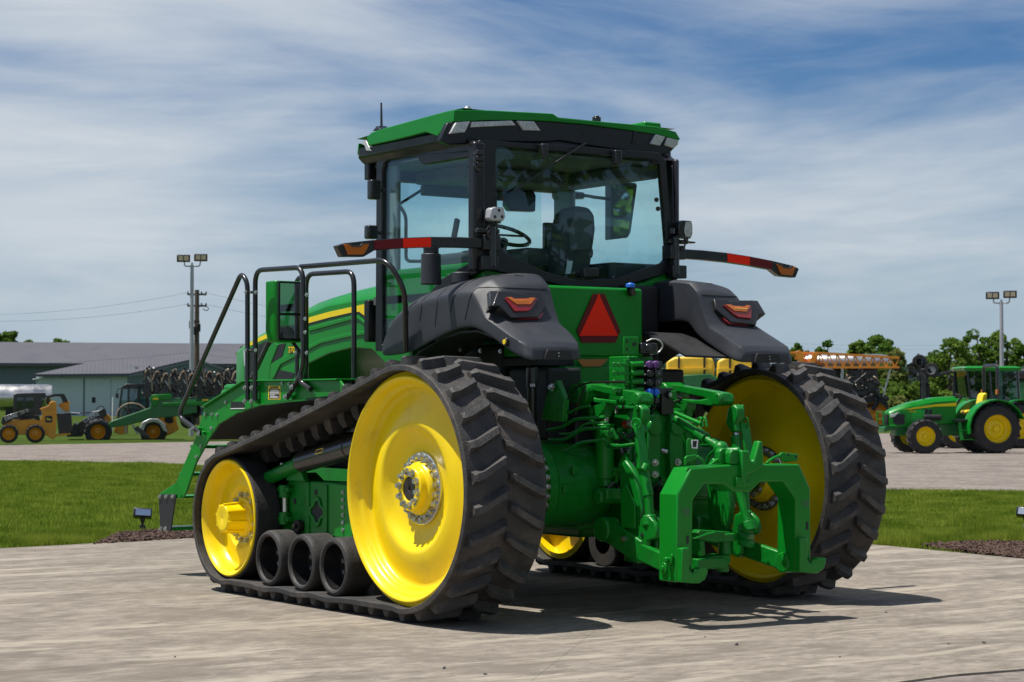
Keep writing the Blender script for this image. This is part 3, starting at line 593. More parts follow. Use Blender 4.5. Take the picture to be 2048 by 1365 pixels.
# rear tank panel with emblem
q = MB(); q.bb(-.60, .32, .15, .60, 1.76, 2.262); rp = q.build('rear_panel', 'green', T, bevel=.02)
q = MB(); q.bb(-.60, .30, .165, .60, 1.70, 1.752); q.build('panel_gap', 'black_matt', T)
q = MB(); q.bb(-.42, .30, .10, .50, 1.30, 1.695); q.build('rear_valance', 'green_cast', T, bevel=.015)
q = MB(); q.prism([AY(1155,719,.095), AY(1216,719,.095), AY(1202,733,.095), AY(1166,734,.095)], (0, .004, 0)); q.build('orange_decal', 'orange_tape', T)
EY = .139
def ey(l, d=0): return [AY(a, b_, EY-d) for a, b_ in l]
q = MB(); q.prism(ey([(1187,588),(1209,588),(1241,662),(1231,686),(1164,686),(1154,662)]), (0, .006, 0)); em = q.build('emblem', 'dark_red', T); em['label'] = 'slow moving vehicle triangle emblem'
q = MB(); q.prism(ey([(1198,588.5),(1236,672),(1159,672)], .003), (0, .004, 0)); q.build('emblem_triangle', 'red', em)
q = MB(); q.prism(ey([(1193,676),(1204,676),(1204,681),(1193,681)], .003), (0,.003,0)); q.build('emblem_print', 'dark_red', em)
q = MB(); q.cyl(AY(1261,576,.12), AY(1261,576,.12)+Vector((0,0,.030)), .034, n=18); q.cyl(AY(1261,570,.12), AY(1261,566,.12), .018, n=8); fc = q.build('filler_cap', 'blue_cap', T, bevel=.006); fc['label'] = 'bright blue filler cap'
q = MB(); q.cyl(AY(1264,590,.13), AY(1261,576,.12), .03, n=14); q.build('filler_neck', 'black', T)

# fenders
def fender(s):
    # stations: outer lower edge A, outer shoulder B, top outer corner C, inner shoulder D, inner lower edge E (left side numbers, x negative outwards)
    st = [((-1.20,1.30,1.77),(-1.20,1.285,1.87),(-1.12,1.27,1.90),(-.74,1.27,1.92),(-.72,1.29,1.80)),
          ((-1.20,1.10,1.775),(-1.20,1.14,2.03),(-1.12,1.12,2.10),(-.72,1.12,2.16),(-.70,1.12,1.90)),
          ((-1.20,.90,1.785),(-1.20,.926,2.138),(-1.10,.92,2.20),(-.70,.92,2.27),(-.68,.92,1.96)),
          ((-1.20,.66,1.85),(-1.20,.70,2.168),(-1.08,.70,2.25),(-.68,.70,2.33),(-.66,.70,2.00)),
          ((-1.20,.44,1.91),(-1.20,.45,2.195),(-1.07,.45,2.28),(-.67,.45,2.355),(-.65,.45,2.02)),
          ((-1.20,.26,1.945),(-1.20,.25,2.207),(-1.06,.25,2.295),(-.66,.25,2.355),(-.65,.25,2.03)),
          ((-1.20,.12,1.950),(-1.195,.10,2.200),(-1.05,.06,2.292),(-.66,.03,2.330),(-.65,.08,2.03)),
          ((-1.20,.04,1.937),(-1.19,.02,2.10),(-1.05,-.045,2.225),(-.66,-.06,2.255),(-.65,.02,2.00)),
          ((-1.20,-.06,1.905),(-1.20,-.06,2.012),(-1.06,-.12,2.07),(-.66,-.12,2.09),(-.65,-.03,1.94)),
          ((-1.20,-.20,1.845),(-1.20,-.20,1.955),(-1.07,-.19,1.985),(-.67,-.18,1.99),(-.65,-.16,1.87)),
          ((-1.20,-.35,1.775),(-1.20,-.35,1.885),(-1.09,-.33,1.915),(-.68,-.32,1.92),(-.66,-.30,1.80)),
          ((-1.19,-.46,1.735),(-1.185,-.44,1.85),(-1.10,-.42,1.862),(-.70,-.41,1.865),(-.67,-.40,1.75)),
          ((-1.17,-.51,1.722),(-1.16,-.475,1.83),(-1.09,-.465,1.84),(-.72,-.455,1.845),(-.68,-.44,1.735)),
          ((-1.14,-.525,1.720),(-1.13,-.505,1.80),(-1.07,-.505,1.80),(-.74,-.49,1.80),(-.70,-.465,1.728)),
          ((-1.12,-.525,1.718),(-1.10,-.52,1.722),(-1.05,-.52,1.722),(-.76,-.50,1.722),(-.72,-.47,1.722))]
    secs = []
    for A, B, C, D, E_ in st:
        A, B, C, D, E_ = map(Vector, (A, B, C, D, E_)); m1 = (C+D)/2 + Vector((0, 0, .008))
        inn = Vector((.012, 0, .006))
        secs.append([A, A.lerp(B, .5), A.lerp(B, .94), B.lerp(C, .25), B.lerp(C, .85), C.lerp(D, .12), m1, C.lerp(D, .88), D.lerp(E_, .08), D.lerp(E_, .5), E_])
    b = MB(); b.loft(secs, closed=False, caps=False)
    if s > 0: b = b.mir()
    o = b.build('fender', 'plastic', T, smooth=50); o['label'] = 'moulded grey-black plastic fender'
    bm = bmesh.new(); bm.from_mesh(o.data); cl_ = bm.edges.layers.float.get('crease_edge') or bm.edges.layers.float.new('crease_edge')
    for e in bm.edges:
        if len(e.link_faces) == 2 and e.calc_face_angle() > R(21): e[cl_] = .62
    bm.to_mesh(o.data); bm.free()
    md = o.modifiers.new('sol', 'SOLIDIFY'); md.thickness = .022; md.offset = -1 if True else 1
    md = o.modifiers.new('sub', 'SUBSURF'); md.levels = 2; md.render_levels = 2
    fx = lambda p: Vector((p[0]*(-s), p[1], p[2]))          # left-side numbers to this side
    # tail lamp
    TN = Vector((0, 1, -.55)).normalized()
    Z = lambda px, py, d=0: fx(AP(px, py, Vector((-.93, -.158, 2.10))-TN*d, TN))
    yaw_ = .0
    q = MB(); q.prism([Z(a, b_) for a, b_ in ((996,582),(1025,584),(1032,587),(1048,587),(1055,584),(1082,585),(1093,607),(1078,634),(1023,636),(1000,612),(985,612))], TN*.10); hs = q.build('tail_lamp', 'black', o, bevel=.006); hs['label'] = 'tail lamp with amber and red lenses'
    q = MB(); q.prism([Z(a, b_, .012) for a, b_ in ((1010,596),(1022,594),(1028,597),(1056,597),(1064,595),(1075,597),(1066,615),(1058,622),(1030,623),(1022,612))], TN*.03); q.build('red_lens', 'lens_red', hs, bevel=.004)
    q = MB(); q.prism([Z(a, b_, .020) for a, b_ in ((1014,594),(1024,594),(1029,597.5),(1055,597.5),(1062,595),(1072,596),(1062,609),(1034,609),(1027,604))], TN*.03); q.build('amber_lens', 'lens_amber', hs, bevel=.004)
    for k in range(9):
        q = MB(); q.cyl(Z(1031+k*3.1,602.5,.020), Z(1031+k*3.1,602.5,.024), .0028, n=6); q.build('led', 'text_yellow', hs)
    q = MB(); q.prism([Z(a, b_, -.004) for a, b_ in ((979,582),(996,582),(985,612),(981,611))], TN*.04); q.build('lamp_trim', 'plastic', hs, bevel=.003)
    q = MB(); q.prism([Z(a, b_, -.01) for a, b_ in ((1024,634),(1078,632),(1086,624),(1086,630),(1080,637),(1024,637))], TN*.03); q.build('lower_reflector', 'lens_red', hs)
    # number plate pocket in the tail end
    q = MB(); q.prism([fx(v) for v in (Vector((-1.045,-.526,1.722)), Vector((-.80,-.516,1.722)), Vector((-.825,-.517,1.79)), Vector((-1.02,-.527,1.79)))], (0, .02, 0)); pk = q.build('plate_pocket', 'black_matt', o, bevel=.004)
    for dz in (.025, .045):
        q = MB(); q.cyl(fx(Vector((-.93,-.519,1.722+dz))), fx(Vector((-.93,-.530,1.722+dz))), .005, n=8); q.build('pocket_screw', 'zinc', pk)
    # breather cap
    q = MB(); q.cyl(fx((-.95,.62,2.28)), fx((-.95,.62,2.36)), .062, n=20); q.build('fender_cap', 'plastic', o, bevel=.008)
    # inner mudguard sheet below the shell
    q = MB(); arc = [(0.98, 1.72), (.8, 1.80), (.55, 1.875), (.30, 1.915), (.10, 1.92), (-.10, 1.87), (-.30, 1.79), (-.42, 1.74)]
    xi_ = -.66 if s < 0 else -.34; q.loft([[fx((-1.16,y,z)), fx((xi_,y+.12,z+.02)), fx((xi_,y+.12,z+.035)), fx((-1.16,y,z+.015))] for y, z in arc]); mg = q.build('inner_mudguard', 'black_matt', o)
    return o
FL = fender(-1); FR = fender(1)
# panel seams pressed into the fender skin, found on the left shell and mirrored to the right
bpy.context.view_layer.update()
dg = bpy.context.evaluated_depsgraph_get(); bvh = BVHTree.FromObject(FL, dg)
SEAMS = [[(930,639),(935,617),(940,596),(946,583),(956,576),(977,575),(1009,576),(1041,577),(1073,578),(1099,578)], [(901,623),(906,600),(912,586),(932,569),(957,557),(983,552),(1022,551),(1054,553)], [(840,642),(845,601),(870,580)], [(870,654),(876,594),(901,570),(930,558)], [(812,668),(818,615),(838,600)]]
for sm in SEAMS:
    pts = []
    for (x0, y0), (x1, y1) in zip(sm, sm[1:]):
        for k in range(5):
            hit = bvh.ray_cast(CAM, ray(x0+(x1-x0)*k/5, y0+(y1-y0)*k/5).normalized())
            if hit[0] is not None: pts.append(hit[0] + hit[1]*0.0005)
    for sgn, par in ((1, FL), (-1, FR)):
        if len(pts) > 3:
            q = MB(); q.tube([Vector((p.x*sgn, p.y, p.z)) for p in pts], .0036, 6); q.build('panel_seam', 'black_matt', par)
q = MB(); c = AX(1012,684,-1.205); q.cyl(c+Vector((.05,0,0)), c+Vector((-.012,0,0)), .028, n=16); q.build('fender_grommet', 'black', T, bevel=.004)
q = MB(); q.cyl(c+Vector((-.010,0,0)), c+Vector((-.017,0,0)), .017, n=14); q.build('grommet_insert', 'text_yellow', T)
for px, py in ((921,700),(961,702),(1001,703)): bolt(T, AX(px, py, -.95), (-1,0,0))
# inner side panel next to the cab (right side cavity)
q = MB(); q.bb(.36, .64, .36, 1.2, 1.55, 2.30); q.build('side_box', 'black_matt', T, bevel=.02)
# cab floor skirt in green
q = MB(); q.prism([(-.86,.47,2.44),(-.86,.47,2.05),(.86,.47,2.05),(.86,.47,2.44),(.60,.47,2.34),(.25,.47,2.27),(-.25,.47,2.27),(-.60,.47,2.34)], (0,1.4,0)); q.build('cab_skirt', 'green', T, bevel=.02, seg=3)

# hood
HS = [(5.12,.40,1.55,1.85,1.93),(4.98,.47,1.50,1.90,2.01),(4.68,.50,1.45,1.961,2.085),(4.17,.50,1.45,2.083,2.215),(3.95,.50,1.46,2.130,2.26),(3.85,.50,1.62,2.150,2.285),(3.63,.50,1.76,2.199,2.335),(3.27,.50,1.84,2.251,2.375),(2.9,.50,1.88,2.270,2.405),(2.58,.50,1.86,2.284,2.425),(2.3,.50,1.70,2.300,2.44),(1.98,.50,1.45,2.318,2.455)]
secs = []
for y, xw, zb, zc, zt in HS:
    h = [(-xw, zb), (-xw, zc-.02), (-xw+.012, zc), (-xw+.10, zc+(zt-zc)*.55), (-.26, zt-.015), (-.10, zt)]
    secs.append([Vector((x, y, z)) for x, z in h] + [Vector((-x, y, z)) for x, z in h[::-1]])
b = MB(); b.loft(secs); hood = b.build('hood', 'green', T, smooth=28, bevel=.008); hood['label'] = 'green engine hood with yellow side stripe'
def hx(l, d): return [AX(a, b_, -.5-d) for a, b_ in l]
for sgn in (-1, 1):
    def HP(l, d, off, name, m, bev=0.0):
        q = MB(); q.prism(hx(l, d), (off, 0, 0))
        if sgn > 0: q = q.mir()
        return q.build(name, m, hood, bevel=bev)
    HP([(499,686),(521.5,673.5),(554.5,660),(616,636),(658,624),(704,614),(745.7,605),(840,592),(840,648),(800,646),(743.5,643),(718,624),(704,625),(658,635.5),(616,647),(554.5,669),(521.5,682),(501,692)], .003, .006, 'hood_stripe', 'yellow')
    HP([(616,647),(658,635.5),(704,625),(718,624),(743.5,643),(800,646),(800,650),(743,648),(716,627.5),(704,628.5),(658,639),(616,650.5),(554,673),(554.5,669)], .0045, .006, 'stripe_edge', 'text_black')
    HP([(556,690),(571,687),(563,715),(541,728)], .004, .01, 'side_vent', 'black_matt')
    HP([(548,755),(555,739),(590,747),(583,762),(546,763)], .004, .01, 'side_vent', 'black_matt')
    HP([(500,698),(532,682),(557,671),(548,683),(530,703),(512,722),(500,770),(488,800),(489,735)], .004, .01, 'grille_screen', 'black_matt')
    HP([(512,722),(530,703),(548,683),(556,690),(541,728),(538,763),(500,770)], .010, .012, 'hood_side_panel', 'green', .006)
    HP([(541,728),(563,715),(600,700),(640,680),(690,668),(742,660),(742,668),(690,676),(640,688),(604,707),(560,730),(547,757),(538,763)], .012, .014, 'cowl_crease', 'green', .006)
    HP([(616,655),(704,632),(716,632),(742,655),(742,660),(716,640),(704,640),(616,664)], .012, .014, 'hood_shoulder', 'green', .006)
    HP([(486,700),(498,694),(499,715),(488,735)], .004, .02, 'headlamp', 'lens_clear', .004)
text('370', .075, 'model_number', 'text_black', hood, AX(577,706,-.514), (0,-1,0), (0,0.22,1), .002, bold=.004)
text('370', .075, 'model_number', 'text_yellow', hood, AX(577,706,-.518), (0,-1,0), (0,0.22,1), .002)
text('JOHN DEERE', .115, 'hood_lettering', 'text_black', hood, Vector((-.506, 2.60, 2.105)), (0,-1,0.02), (0,0,1), .0015)
q = MB(); q.bb(-.42, .42, 4.7, 5.35, 1.10, 1.60); q.bb(-.45,.45,5.15,5.35,1.2,1.55); q.build('front_weight', 'green_cast', T, bevel=.03)
# exhaust / intake stack by the cab corner
q = MB(); p = AX(862,520,-1.05); q.cyl((p.x,p.y,2.28), (p.x,p.y,2.50), .075, .07, n=20); q.cyl((p.x,p.y,2.50), (p.x,p.y,2.545), .055, n=20); q.cyl((p.x,p.y,2.540), (p.x,p.y,2.555), .066, n=20); q.build('air_intake', 'plastic', T, bevel=.006)

# access platform, steps and rails, left side
PX = -1.5
def pp(l, x=PX): return [AX(a, b_, x) for a, b_ in l]
SIDE = [(408.6,816),(490.5,763.8),(679,761),(690,775),(690,790),(618,797),(578,802),(536,808.6),(502,816),(475,826),(437,848.6),(418,877),(391,927),(372,984),(365,997),(345,996),(352,965),(391,875),(399,852)]
q = MB(); q.prism(pp(SIDE), (.018, 0, 0)); plat = q.build('platform_side', 'green', T, smooth=25, bevel=.004); plat['label'] = 'green side plate of the access platform and steps'
q = MB(); q.prism(pp(SIDE, PX+.52), (.018, 0, 0))
q2 = MB(); sh = Vector((.52,0,0)); q2.prism([p+sh for p in pp(SIDE)], (.018, 0, 0)); q2.build('platform_side', 'green', T, smooth=25, bevel=.004)
q = MB()
for a, b_ in (((408.6,816),(490.5,763.8)), ((490.5,763.8),(679,761))):
    A, B = AX(*a, PX), AX(*b_, PX); nrm = Vector((0, -(B-A).z, (B-A).y)).normalized()
    if nrm.z < 0: nrm = -nrm
    o_ = nrm*.012; q.prism([A+Vector((-.03,0,0)), B+Vector((-.03,0,0)), B+Vector((.55,0,0)), A+Vector((.55,0,0))] if (b_[0] > 600) else [A+Vector((-.03,0,0)), B+Vector((-.03,0,0)), B+Vector((.05,0,0)), A+Vector((.05,0,0))], o_)
q.build('platform_deck', 'green', plat, bevel=.003)
for a, b_ in (((425,838),None), ((398,890),None), ((375,945),None)):
    A = AX(*a, PX); q = MB(); q.bb(PX+.018, PX+.52, A.y-.05, A.y+.20, A.z-.03, A.z-.005); q.build('step_tread', 'green', plat, bevel=.004)
q = MB(); q.prism(pp([(319,987),(352,966),(357,966),(366,997),(358,998),(319,990)]), (.02,0,0)); q.bb(PX+.02, PX+.52, AX(330,992,PX).y-.10, AX(330,992,PX).y+.10, AX(330,992,PX).z-.02, AX(330,992,PX).z); q.build('step_bracket', 'green', plat, bevel=.004)
hang = MB(); hang.prism(pp([(317,989),(352,989),(341,1062),(320,1062)], PX-.012), (.010, 0, 0)); hg = hang.build('step_hanger', 'black_matt', plat, bevel=.003)
h2 = MB(); h2.prism([p+Vector((.54,0,0)) for p in pp([(317,989),(352,989),(341,1062),(320,1062)], PX-.012)], (.010, 0, 0)); h2.build('step_hanger', 'black_matt', plat, bevel=.003)
A = AX(331,1055,PX); q = MB(); q.bb(PX, PX+.52, A.y-.09, A.y+.09, A.z-.025, A.z+.005); q.build('step_tread', 'green', plat, bevel=.006)
for p in ((320.5,994),(333,994),(346,994),(322.5,1058),(331.5,1058)): bolt(plat, AX(*p, PX-.013), (-1,0,0), 2)
for p in ((411,829),(424,829),(434.5,830),(423,857),(452,805),(402,893),(393,914),(565,767),(579,769)): bolt(plat, AX(*p, PX-.002), (-1,0,0))
q = MB(); q.prism(pp([(461,804),(489,804),(489,817),(461,817)], PX-.002), (.004,0,0)); q.build('platform_slot', 'black_matt', plat)
q = MB(); q.prism(pp([(461,817),(489,816.5),(489,818),(461,818.5)], PX-.004), (.006,0,0)); q.build('slot_lip', 'text_white', plat)
# mudguard behind the arch
arc = [(418,880),(437,852),(475,830),(502,820),(536,812),(578,806),(650,800)]
q = MB(); q.loft([[AX(a, b_, PX+.02)+Vector((0,0,0)), AX(a, b_, PX+.02)+Vector((.50,0,0)), AX(a, b_, PX+.02)+Vector((.50,0,.006)), AX(a, b_, PX+.02)+Vector((0,0,.006))] for a, b_ in arc])
M['guard'] = mat('dusty_mudguard', (0.026, 0.021, 0.018), 0.8, var=0.3)
q.build('track_guard', 'guard', plat, smooth=50)
q = MB(); q.prism([p+Vector((.42,0,0)) for p in pp([(418,880),(437,852),(475,830),(502,820),(560,815),(560,870),(480,900),(420,930),(400,925)])], (.01,0,0)); q.build('track_guard', 'guard', plat)
# warning label
q = MB(); q.prism(pp([(536.5,772),(560.5,772),(560.5,799.5),(536.5,799.5)], PX-.002), (.003,0,0)); wl = q.build('warning_label', 'text_yellow', plat)
q = MB(); q.prism(pp([(538,778.5),(559,778.5),(559,797.5),(538,797.5)], PX-.0035), (.003,0,0)); q.build('label_panel', 'text_black', wl)
text('\u25B2CAUTION', .024, 'label_heading', 'text_black', wl, AX(540,777.5,PX-.003), (0,-1,0), (0,0,1), .0008, bold=.0008)
for y0, x0, x1, t_ in ((780.3,541,556.5,1.6),(783.8,539.5,558,.9),(785.6,539.5,557.5,.9),(787.8,539.5,558,.9),(789.7,539.5,549,.9),(792.2,540,553,.9),(793.8,540,558,.9),(795.6,540,556,.9)):
    q = MB(); q.prism(pp([(x0,y0),(x1,y0),(x1,y0+t_),(x0,y0+t_)], PX-.005), (.003,0,0)); q.build('label_line', 'text_white', wl)
# rails
def rail(pts, x=PX, r=.0195, x1=None):
    n = len(pts); P_ = []
    for i, (a, b_) in enumerate(pts):
        xx = x if x1 is None else x+(x1-x)*i/(n-1); P_.append(AX(a, b_, xx))
    q = MB(); q.tube(P_, r, 12, .11); return q.build('handrail', 'black', T, smooth=60)
rail([(401,867),(356,833),(483,546),(495,565),(495,802)], PX-.03)
rail([(510.5,802),(510.5,541),(606,535),(607,742),(574,796)], PX-.03)
rail([(601,534),(775,520),(810,580),(812,703)], PX+.02, x1=-1.22)
rail([(607,765),(612,740),(612,549),(708,543),(708,772),(700,790)], PX+.28)
rail([(602,746),(602,765),(618,777),(622,779)], PX-.03)
P0 = [p+Vector((.52,0,0)) for p in (AX(401,867,PX), AX(356,833,PX), AX(483,546,PX), AX(495,565,PX), AX(495,775,PX))]
q = MB(); q.tube(P0, .0195, 12, .11); q.build('handrail', 'black', T, smooth=60)
q = MB(); q.tube([AX(594,700,PX+.05), AX(594,745,PX+.05), AX(594,795,PX+.05)], .016, 10); q.build('handrail', 'black', T)
for y_ in (585, 701):
    q = MB(); q.cyl(AX(493,y_,PX-.03), AX(512,y_,PX-.03), .011, n=10); q.build('rail_clamp', 'black', T)
    for x_ in (492, 512): bolt(T, AX(x_, y_, PX-.052), (-1,0,0))
for p in ((614,590),(611,638),(611,665),(614,706),(592,706)): bolt(T, AX(*p, PX-.06), (-1,0,0))
for p in ((490.5,776),(504,776),(490,803),(503.5,803),(584,774.5),(571.5,794),(386,858),(397.5,868)): bolt(T, AX(*p, PX-.056), (-1,0,0), 2)
for p in ((518,776),(518,803),(596,773),(590,795),(401,858),(411,866)):
    c = AX(*p, PX-.0); q = MB(); q.cyl(c+Vector((-.03,0,0)), c+Vector((.0,0,0)), .016, n=12); q.build('rail_boss', 'green', plat, bevel=.003)
# left mirror
mx = -1.42
def mp(l, x): return [AX(a, b_, x) for a, b_ in l]
q = MB(); c0 = AX(577,624,mx)
def mbox(u0, u1, z0, z1, v0, v1, name, m, par, bev=.008):
    q = MB(); q.bb(u0, u1, v0, v1, z0, z1); return q.build(name, m, par, bevel=bev, seg=3)
A, B = AX(549,562,mx), AX(600,685,mx)
# face towards the rear: u lateral x, v along y
mw = .225; zx0, zx1 = B.z, A.z
ml = mx-.02
sh_ = MB(); sh_.prism([(ml-.02, A.y+.10, zx1), (ml+.015, A.y-.02, zx1+.01), (ml+.245, A.y-.04, zx1+.01), (ml+.25, A.y+.06, zx1)], (0,0,0.001)) if False else None
secs = [[Vector((ml+x, A.y-.05+dy, z)) for x, dy in ((0,.16),(0.0,.02),(.02,0),(.225,0),(.235,.02),(.20,.16))] for z in (zx0+.04, zx0+.10, zx1-.02, zx1)]
secs[0] = [p + Vector((.02, .0, -.03)) for p in secs[0]]
q = MB(); q.loft(secs); mir_ = q.build('mirror_housing', 'green', T, bevel=.01, seg=3); mir_['label'] = 'tall green-backed rear view mirror at the access steps'
yf = A.y-.052
q = MB(); q.bb(ml+.018, ml+.232, yf-.012, yf+.002, zx0+.02, zx1-.004); q.build('mirror_frame', 'black', mir_, bevel=.006)
q = MB(); q.bb(ml+.035, ml+.215, yf-.0145, yf-.010, zx0+.235, zx1-.02); q.build('mirror_pane', 'mirror', mir_)
q = MB(); q.bb(ml+.035, ml+.215, yf-.0145, yf-.010, zx0+.04, zx0+.215); q.build('mirror_pane', 'mirror', mir_)
q = MB(); q.tube([Vector((ml+.12, A.y+.05, zx0+.12)), Vector((ml+.22, A.y+.08, zx0+.02)), Vector((ml+.24, A.y-.10, zx0-.12)), Vector((ml+.24, A.y-.10, 1.60))], .016, 8, .08); q.build('mirror_arm', 'black', mir_)
# ------------------------------------------------------------------ cab
CX, CY, CF = -.90, .45, 2.02
def mirx(pts): return [Vector((-p.x, p.y, p.z)) for p in pts]
cabf = MB()
inL = [AX(a, b_, CX) for a, b_ in ((764,345),(768,325),(782,317),(936,303),(941,312),(945,470),(944,522),(880,560),(806,650),(801,690),(763,690))]
ouL = [AX(a, b_, CX) for a, b_ in ((752,345),(752,318),(765,308),(945,288),(958,300),(960,470),(962,540),(900,578),(822,660),(814,703),(750,703))]
q = MB(); q.frame(ouL, inL, (.05, 0, 0)); cab = q.build('cab_frame', 'cab_black', T, bevel=.008); cab['label'] = 'black cab frame with tinted windows'
q = MB(); q.frame(mirx(ouL)[::-1], mirx(inL)[::-1], (-.05, 0, 0)); q.build('side_frame', 'cab_black', cab, bevel=.008)
inR = [AY(a, b_, CY) for a, b_ in ((992,303),(998,292),(1308,319),(1321,330),(1336,514),(1326,526),(1229,558),(1144,558),(1091,543),(1009,505),(998,488))]
ouR = [AY(a, b_, CY) for a, b_ in ((955,303),(958,280),(1318,305),(1333,322),(1348,514),(1346,545),(1236,576),(1140,576),(1085,562),(972,540),(966,500))]
q = MB(); q.frame(ouR, inR, (0, .05, 0)); q.build('rear_frame', 'cab_black', cab, bevel=.010)
def pane(pts, off, name='window_pane'):
    q = MB(); c = sum(pts, Vector())/len(pts); q.prism([p+(p-c).normalized()*.01 for p in pts], off); return q.build(name, 'glass', cab, smooth=0)
pane([p+Vector((.02,0,0)) for p in inL], (.006,0,0)); pane([p+Vector((-.02,0,0)) for p in mirx(inL)], (-.006,0,0)); pane([p+Vector((0,.018,0)) for p in inR], (0,.006,0), 'rear_window')
for x in (-.82, .82): q = MB(); q.bb(x-.025,x+.025,1.66,1.91,1.9,3.25); q.build('front_pillar', 'trim_grey', cab, bevel=.02)
for z0, z1 in ((3.14,3.27),(1.9,2.22)): q = MB(); q.bb(-.90,.90,1.97,2.04,z0,z1); q.build('windshield_frame', 'cab_black', cab, bevel=.01)
q = MB(); q.bb(-.745,.745,2.0,2.006,2.2,3.16); q.build('windshield', 'glass', cab, smooth=0)
for x0, x1 in ((-.96,-.86),(.86,.90)): q = MB(); q.bb(x0,x1,.43,.52,2.36,3.27); q.build('rear_pillar', 'cab_black', cab, bevel=.02)
# floor, ceiling, furniture
q = MB(); q.bb(-.86,.86,.52,1.96,2.18,2.24); q.build('cab_floor', 'interior', cab)
q = MB(); q.bb(-.86,.86,.52,1.96,3.22,3.26); q.bb(-.5,.5,1.3,1.95,3.12,3.22); q.bb(.55,.84,.6,1.9,3.13,3.22); q.build('headliner', 'interior', cab, bevel=.02)
sx = lambda px, py, y: AY(px, py, y)
def blk(poly, off, name, m, par=cab, bev=.02, seg=3):
    q = MB(); q.prism(poly, off); return q.build(name, m, par, bevel=bev, seg=seg)
seat = blk([sx(*p, .70) for p in ((1112,552),(1118,470),(1128,430),(1142,416),(1160,412),(1180,415),(1191,430),(1193,460),(1180,552))], (0,.14,0), 'seat_back', 'seat', bev=.03)
blk([sx(*p, .69) for p in ((1138,460),(1150,422),(1182,424),(1188,440),(1180,500),(1140,505))], (0,.04,0), 'seat_shell', 'interior', bev=.012)
blk([sx(*p, .69) for p in ((1135,522),(1146,522),(1141,548),(1131,548)) ], (0,.004,0), 'seat_tag', 'white', bev=0)
blk([sx(*p, .95) for p in ((1118,470),(1140,430),(1150,428),(1130,540),(1100,540))], (0,.14,0), 'seat_side', 'interior')
q = MB(); q.bb(-.26,.26,.80,1.32,2.42,2.58); q.bb(-.18,.18,.85,1.2,2.24,2.42); q.build('seat_cushion', 'seat', cab, bevel=.05, seg=3)
q = MB(); q.bb(-.84,-.40,.55,1.30,2.24,2.52); q.bb(.34,.84,.55,1.45,2.24,2.48); q.bb(.30,.42,.85,1.4,2.52,2.62); q.build('side_console', 'dash', cab, bevel=.04, seg=3)
q = MB(); q.bb(-.13,.13,1.60,1.9,2.24,2.62); q.cyl((0,1.55,2.5),(0,1.45,2.70),.04); q.build('steering_column', 'dash', cab, bevel=.03)
q = MB(); ax_ = Vector((0,-.45,.9)).normalized(); q.tube(q.ring((0,1.45,2.72), ax_, .20, 28), .016, 8, closed=True); q.bar((-.19,1.45,2.72),(.19,1.45,2.72),.03,.015); q.build('steering_wheel', 'black', cab)
q = MB(); q.bb(.46,.78,1.55,1.60,2.62,2.85); q.cyl((.62,1.6,2.6),(.66,1.9,2.4),.02); q.build('monitor', 'black', cab, bevel=.012)
q = MB(); q.prism([AY(*p, 1.8) for p in ((1016,392),(1024,382),(1068,380),(1073,392),(1072,424),(1022,422),(1014,410))], (0,.08,0)); q.bar(AY(1045,372,1.8), AY(1045,385,1.8), .03, .03); q.build('interior_mirror', 'black', cab, bevel=.015)
q = MB(); q.bar(AX(905,490,-.55), AX(915,438,-.55), .03, .05); q.build('control_lever', 'black', cab, bevel=.01)
q = MB(); q.tube([AX(801,414,-.86), AX(812,432,-.86), AX(812,518,-.86), AX(818,523,-.86), AX(850,523,-.86)], .013, 8, .05); q.build('door_handle_bar', 'black', cab)
q = MB(); q.prism([AX(*p, -.905) for p in ((832,310),(842,328),(850,329),(941,314),(939,302))], (.09,0,0)); q.build('sun_blind', 'cab_black', cab, bevel=.008)
q = MB(); q.bar(AY(800,408,1.98), AY(880,357,1.98), .015, .02); q.bar(AY(868,364,1.98), AY(905,340,1.98), .03, .02); q.build('front_wiper', 'black', cab)
q = MB(); q.bb(-.45,.55,1.9,1.95,3.04,3.12); q.build('front_blind', 'interior', cab, bevel=.01)
q = MB(); q.bar(AY(1028,384,CY-.02), AY(1130,312,CY-.02), .012, .012); q.bar(AY(1110,326,CY-.03), AY(1172,287,CY-.03), .018, .014); q.build('rear_wiper', 'black', cab, bevel=.002)
for px, w_, py in ((1091,13,303),(1238,14,316)):
    q = MB(); q.prism([AY(px-w_/2, py-16, CY-.05), AY(px+w_/2, py-16, CY-.05), AY(px+w_/2, py+8, CY-.05), AY(px+w_/4, py+15, CY-.05), AY(px-w_/4, py+15, CY-.05), AY(px-w_/2, py+8, CY-.05)], (0,.06,0)); q.build('window_hinge', 'black', cab, bevel=.01)
q = MB(); q.prism([AY(*p, CY-.035) for p in ((1168,538),(1172,535),(1196,536),(1199,540),(1199,555),(1168,555))], (0,.05,0)); q.build('window_latch', 'black', cab, bevel=.008)
for px, py in ((1003,378),(1003,396),(1313,400),(1316,418)):
    q = MB(); q.cyl(AY(px, py, CY-.002), AY(px, py, CY-.03), .018, n=14); q.build('glass_stud', 'black', cab, bevel=.004)
# hinge hardware on the left rear pillar
for py in ((306,318,330)):
    q = MB(); c = AY(957, py, CY-.03); q.box(c, (.06,.06,.035)); q.build('door_hinge', 'black', cab, bevel=.006)
q = MB(); q.tube([AY(951,310,.42), AY(950,335,.40), AY(960,342,.40)], .012, 8, .03); q.build('hinge_strap', 'black', cab)
for px, py, h_ in ((748,380,40),(742,465,28)):              # lamps on the front-left pillar
    c = AX(px, py, -1.0); q = MB(); q.box(c, (.09,.07,h_/270)); q.box(c+Vector((.06,0,0)), (.08,.03,.03)); q.build('pillar_lamp', 'black', cab, bevel=.02)

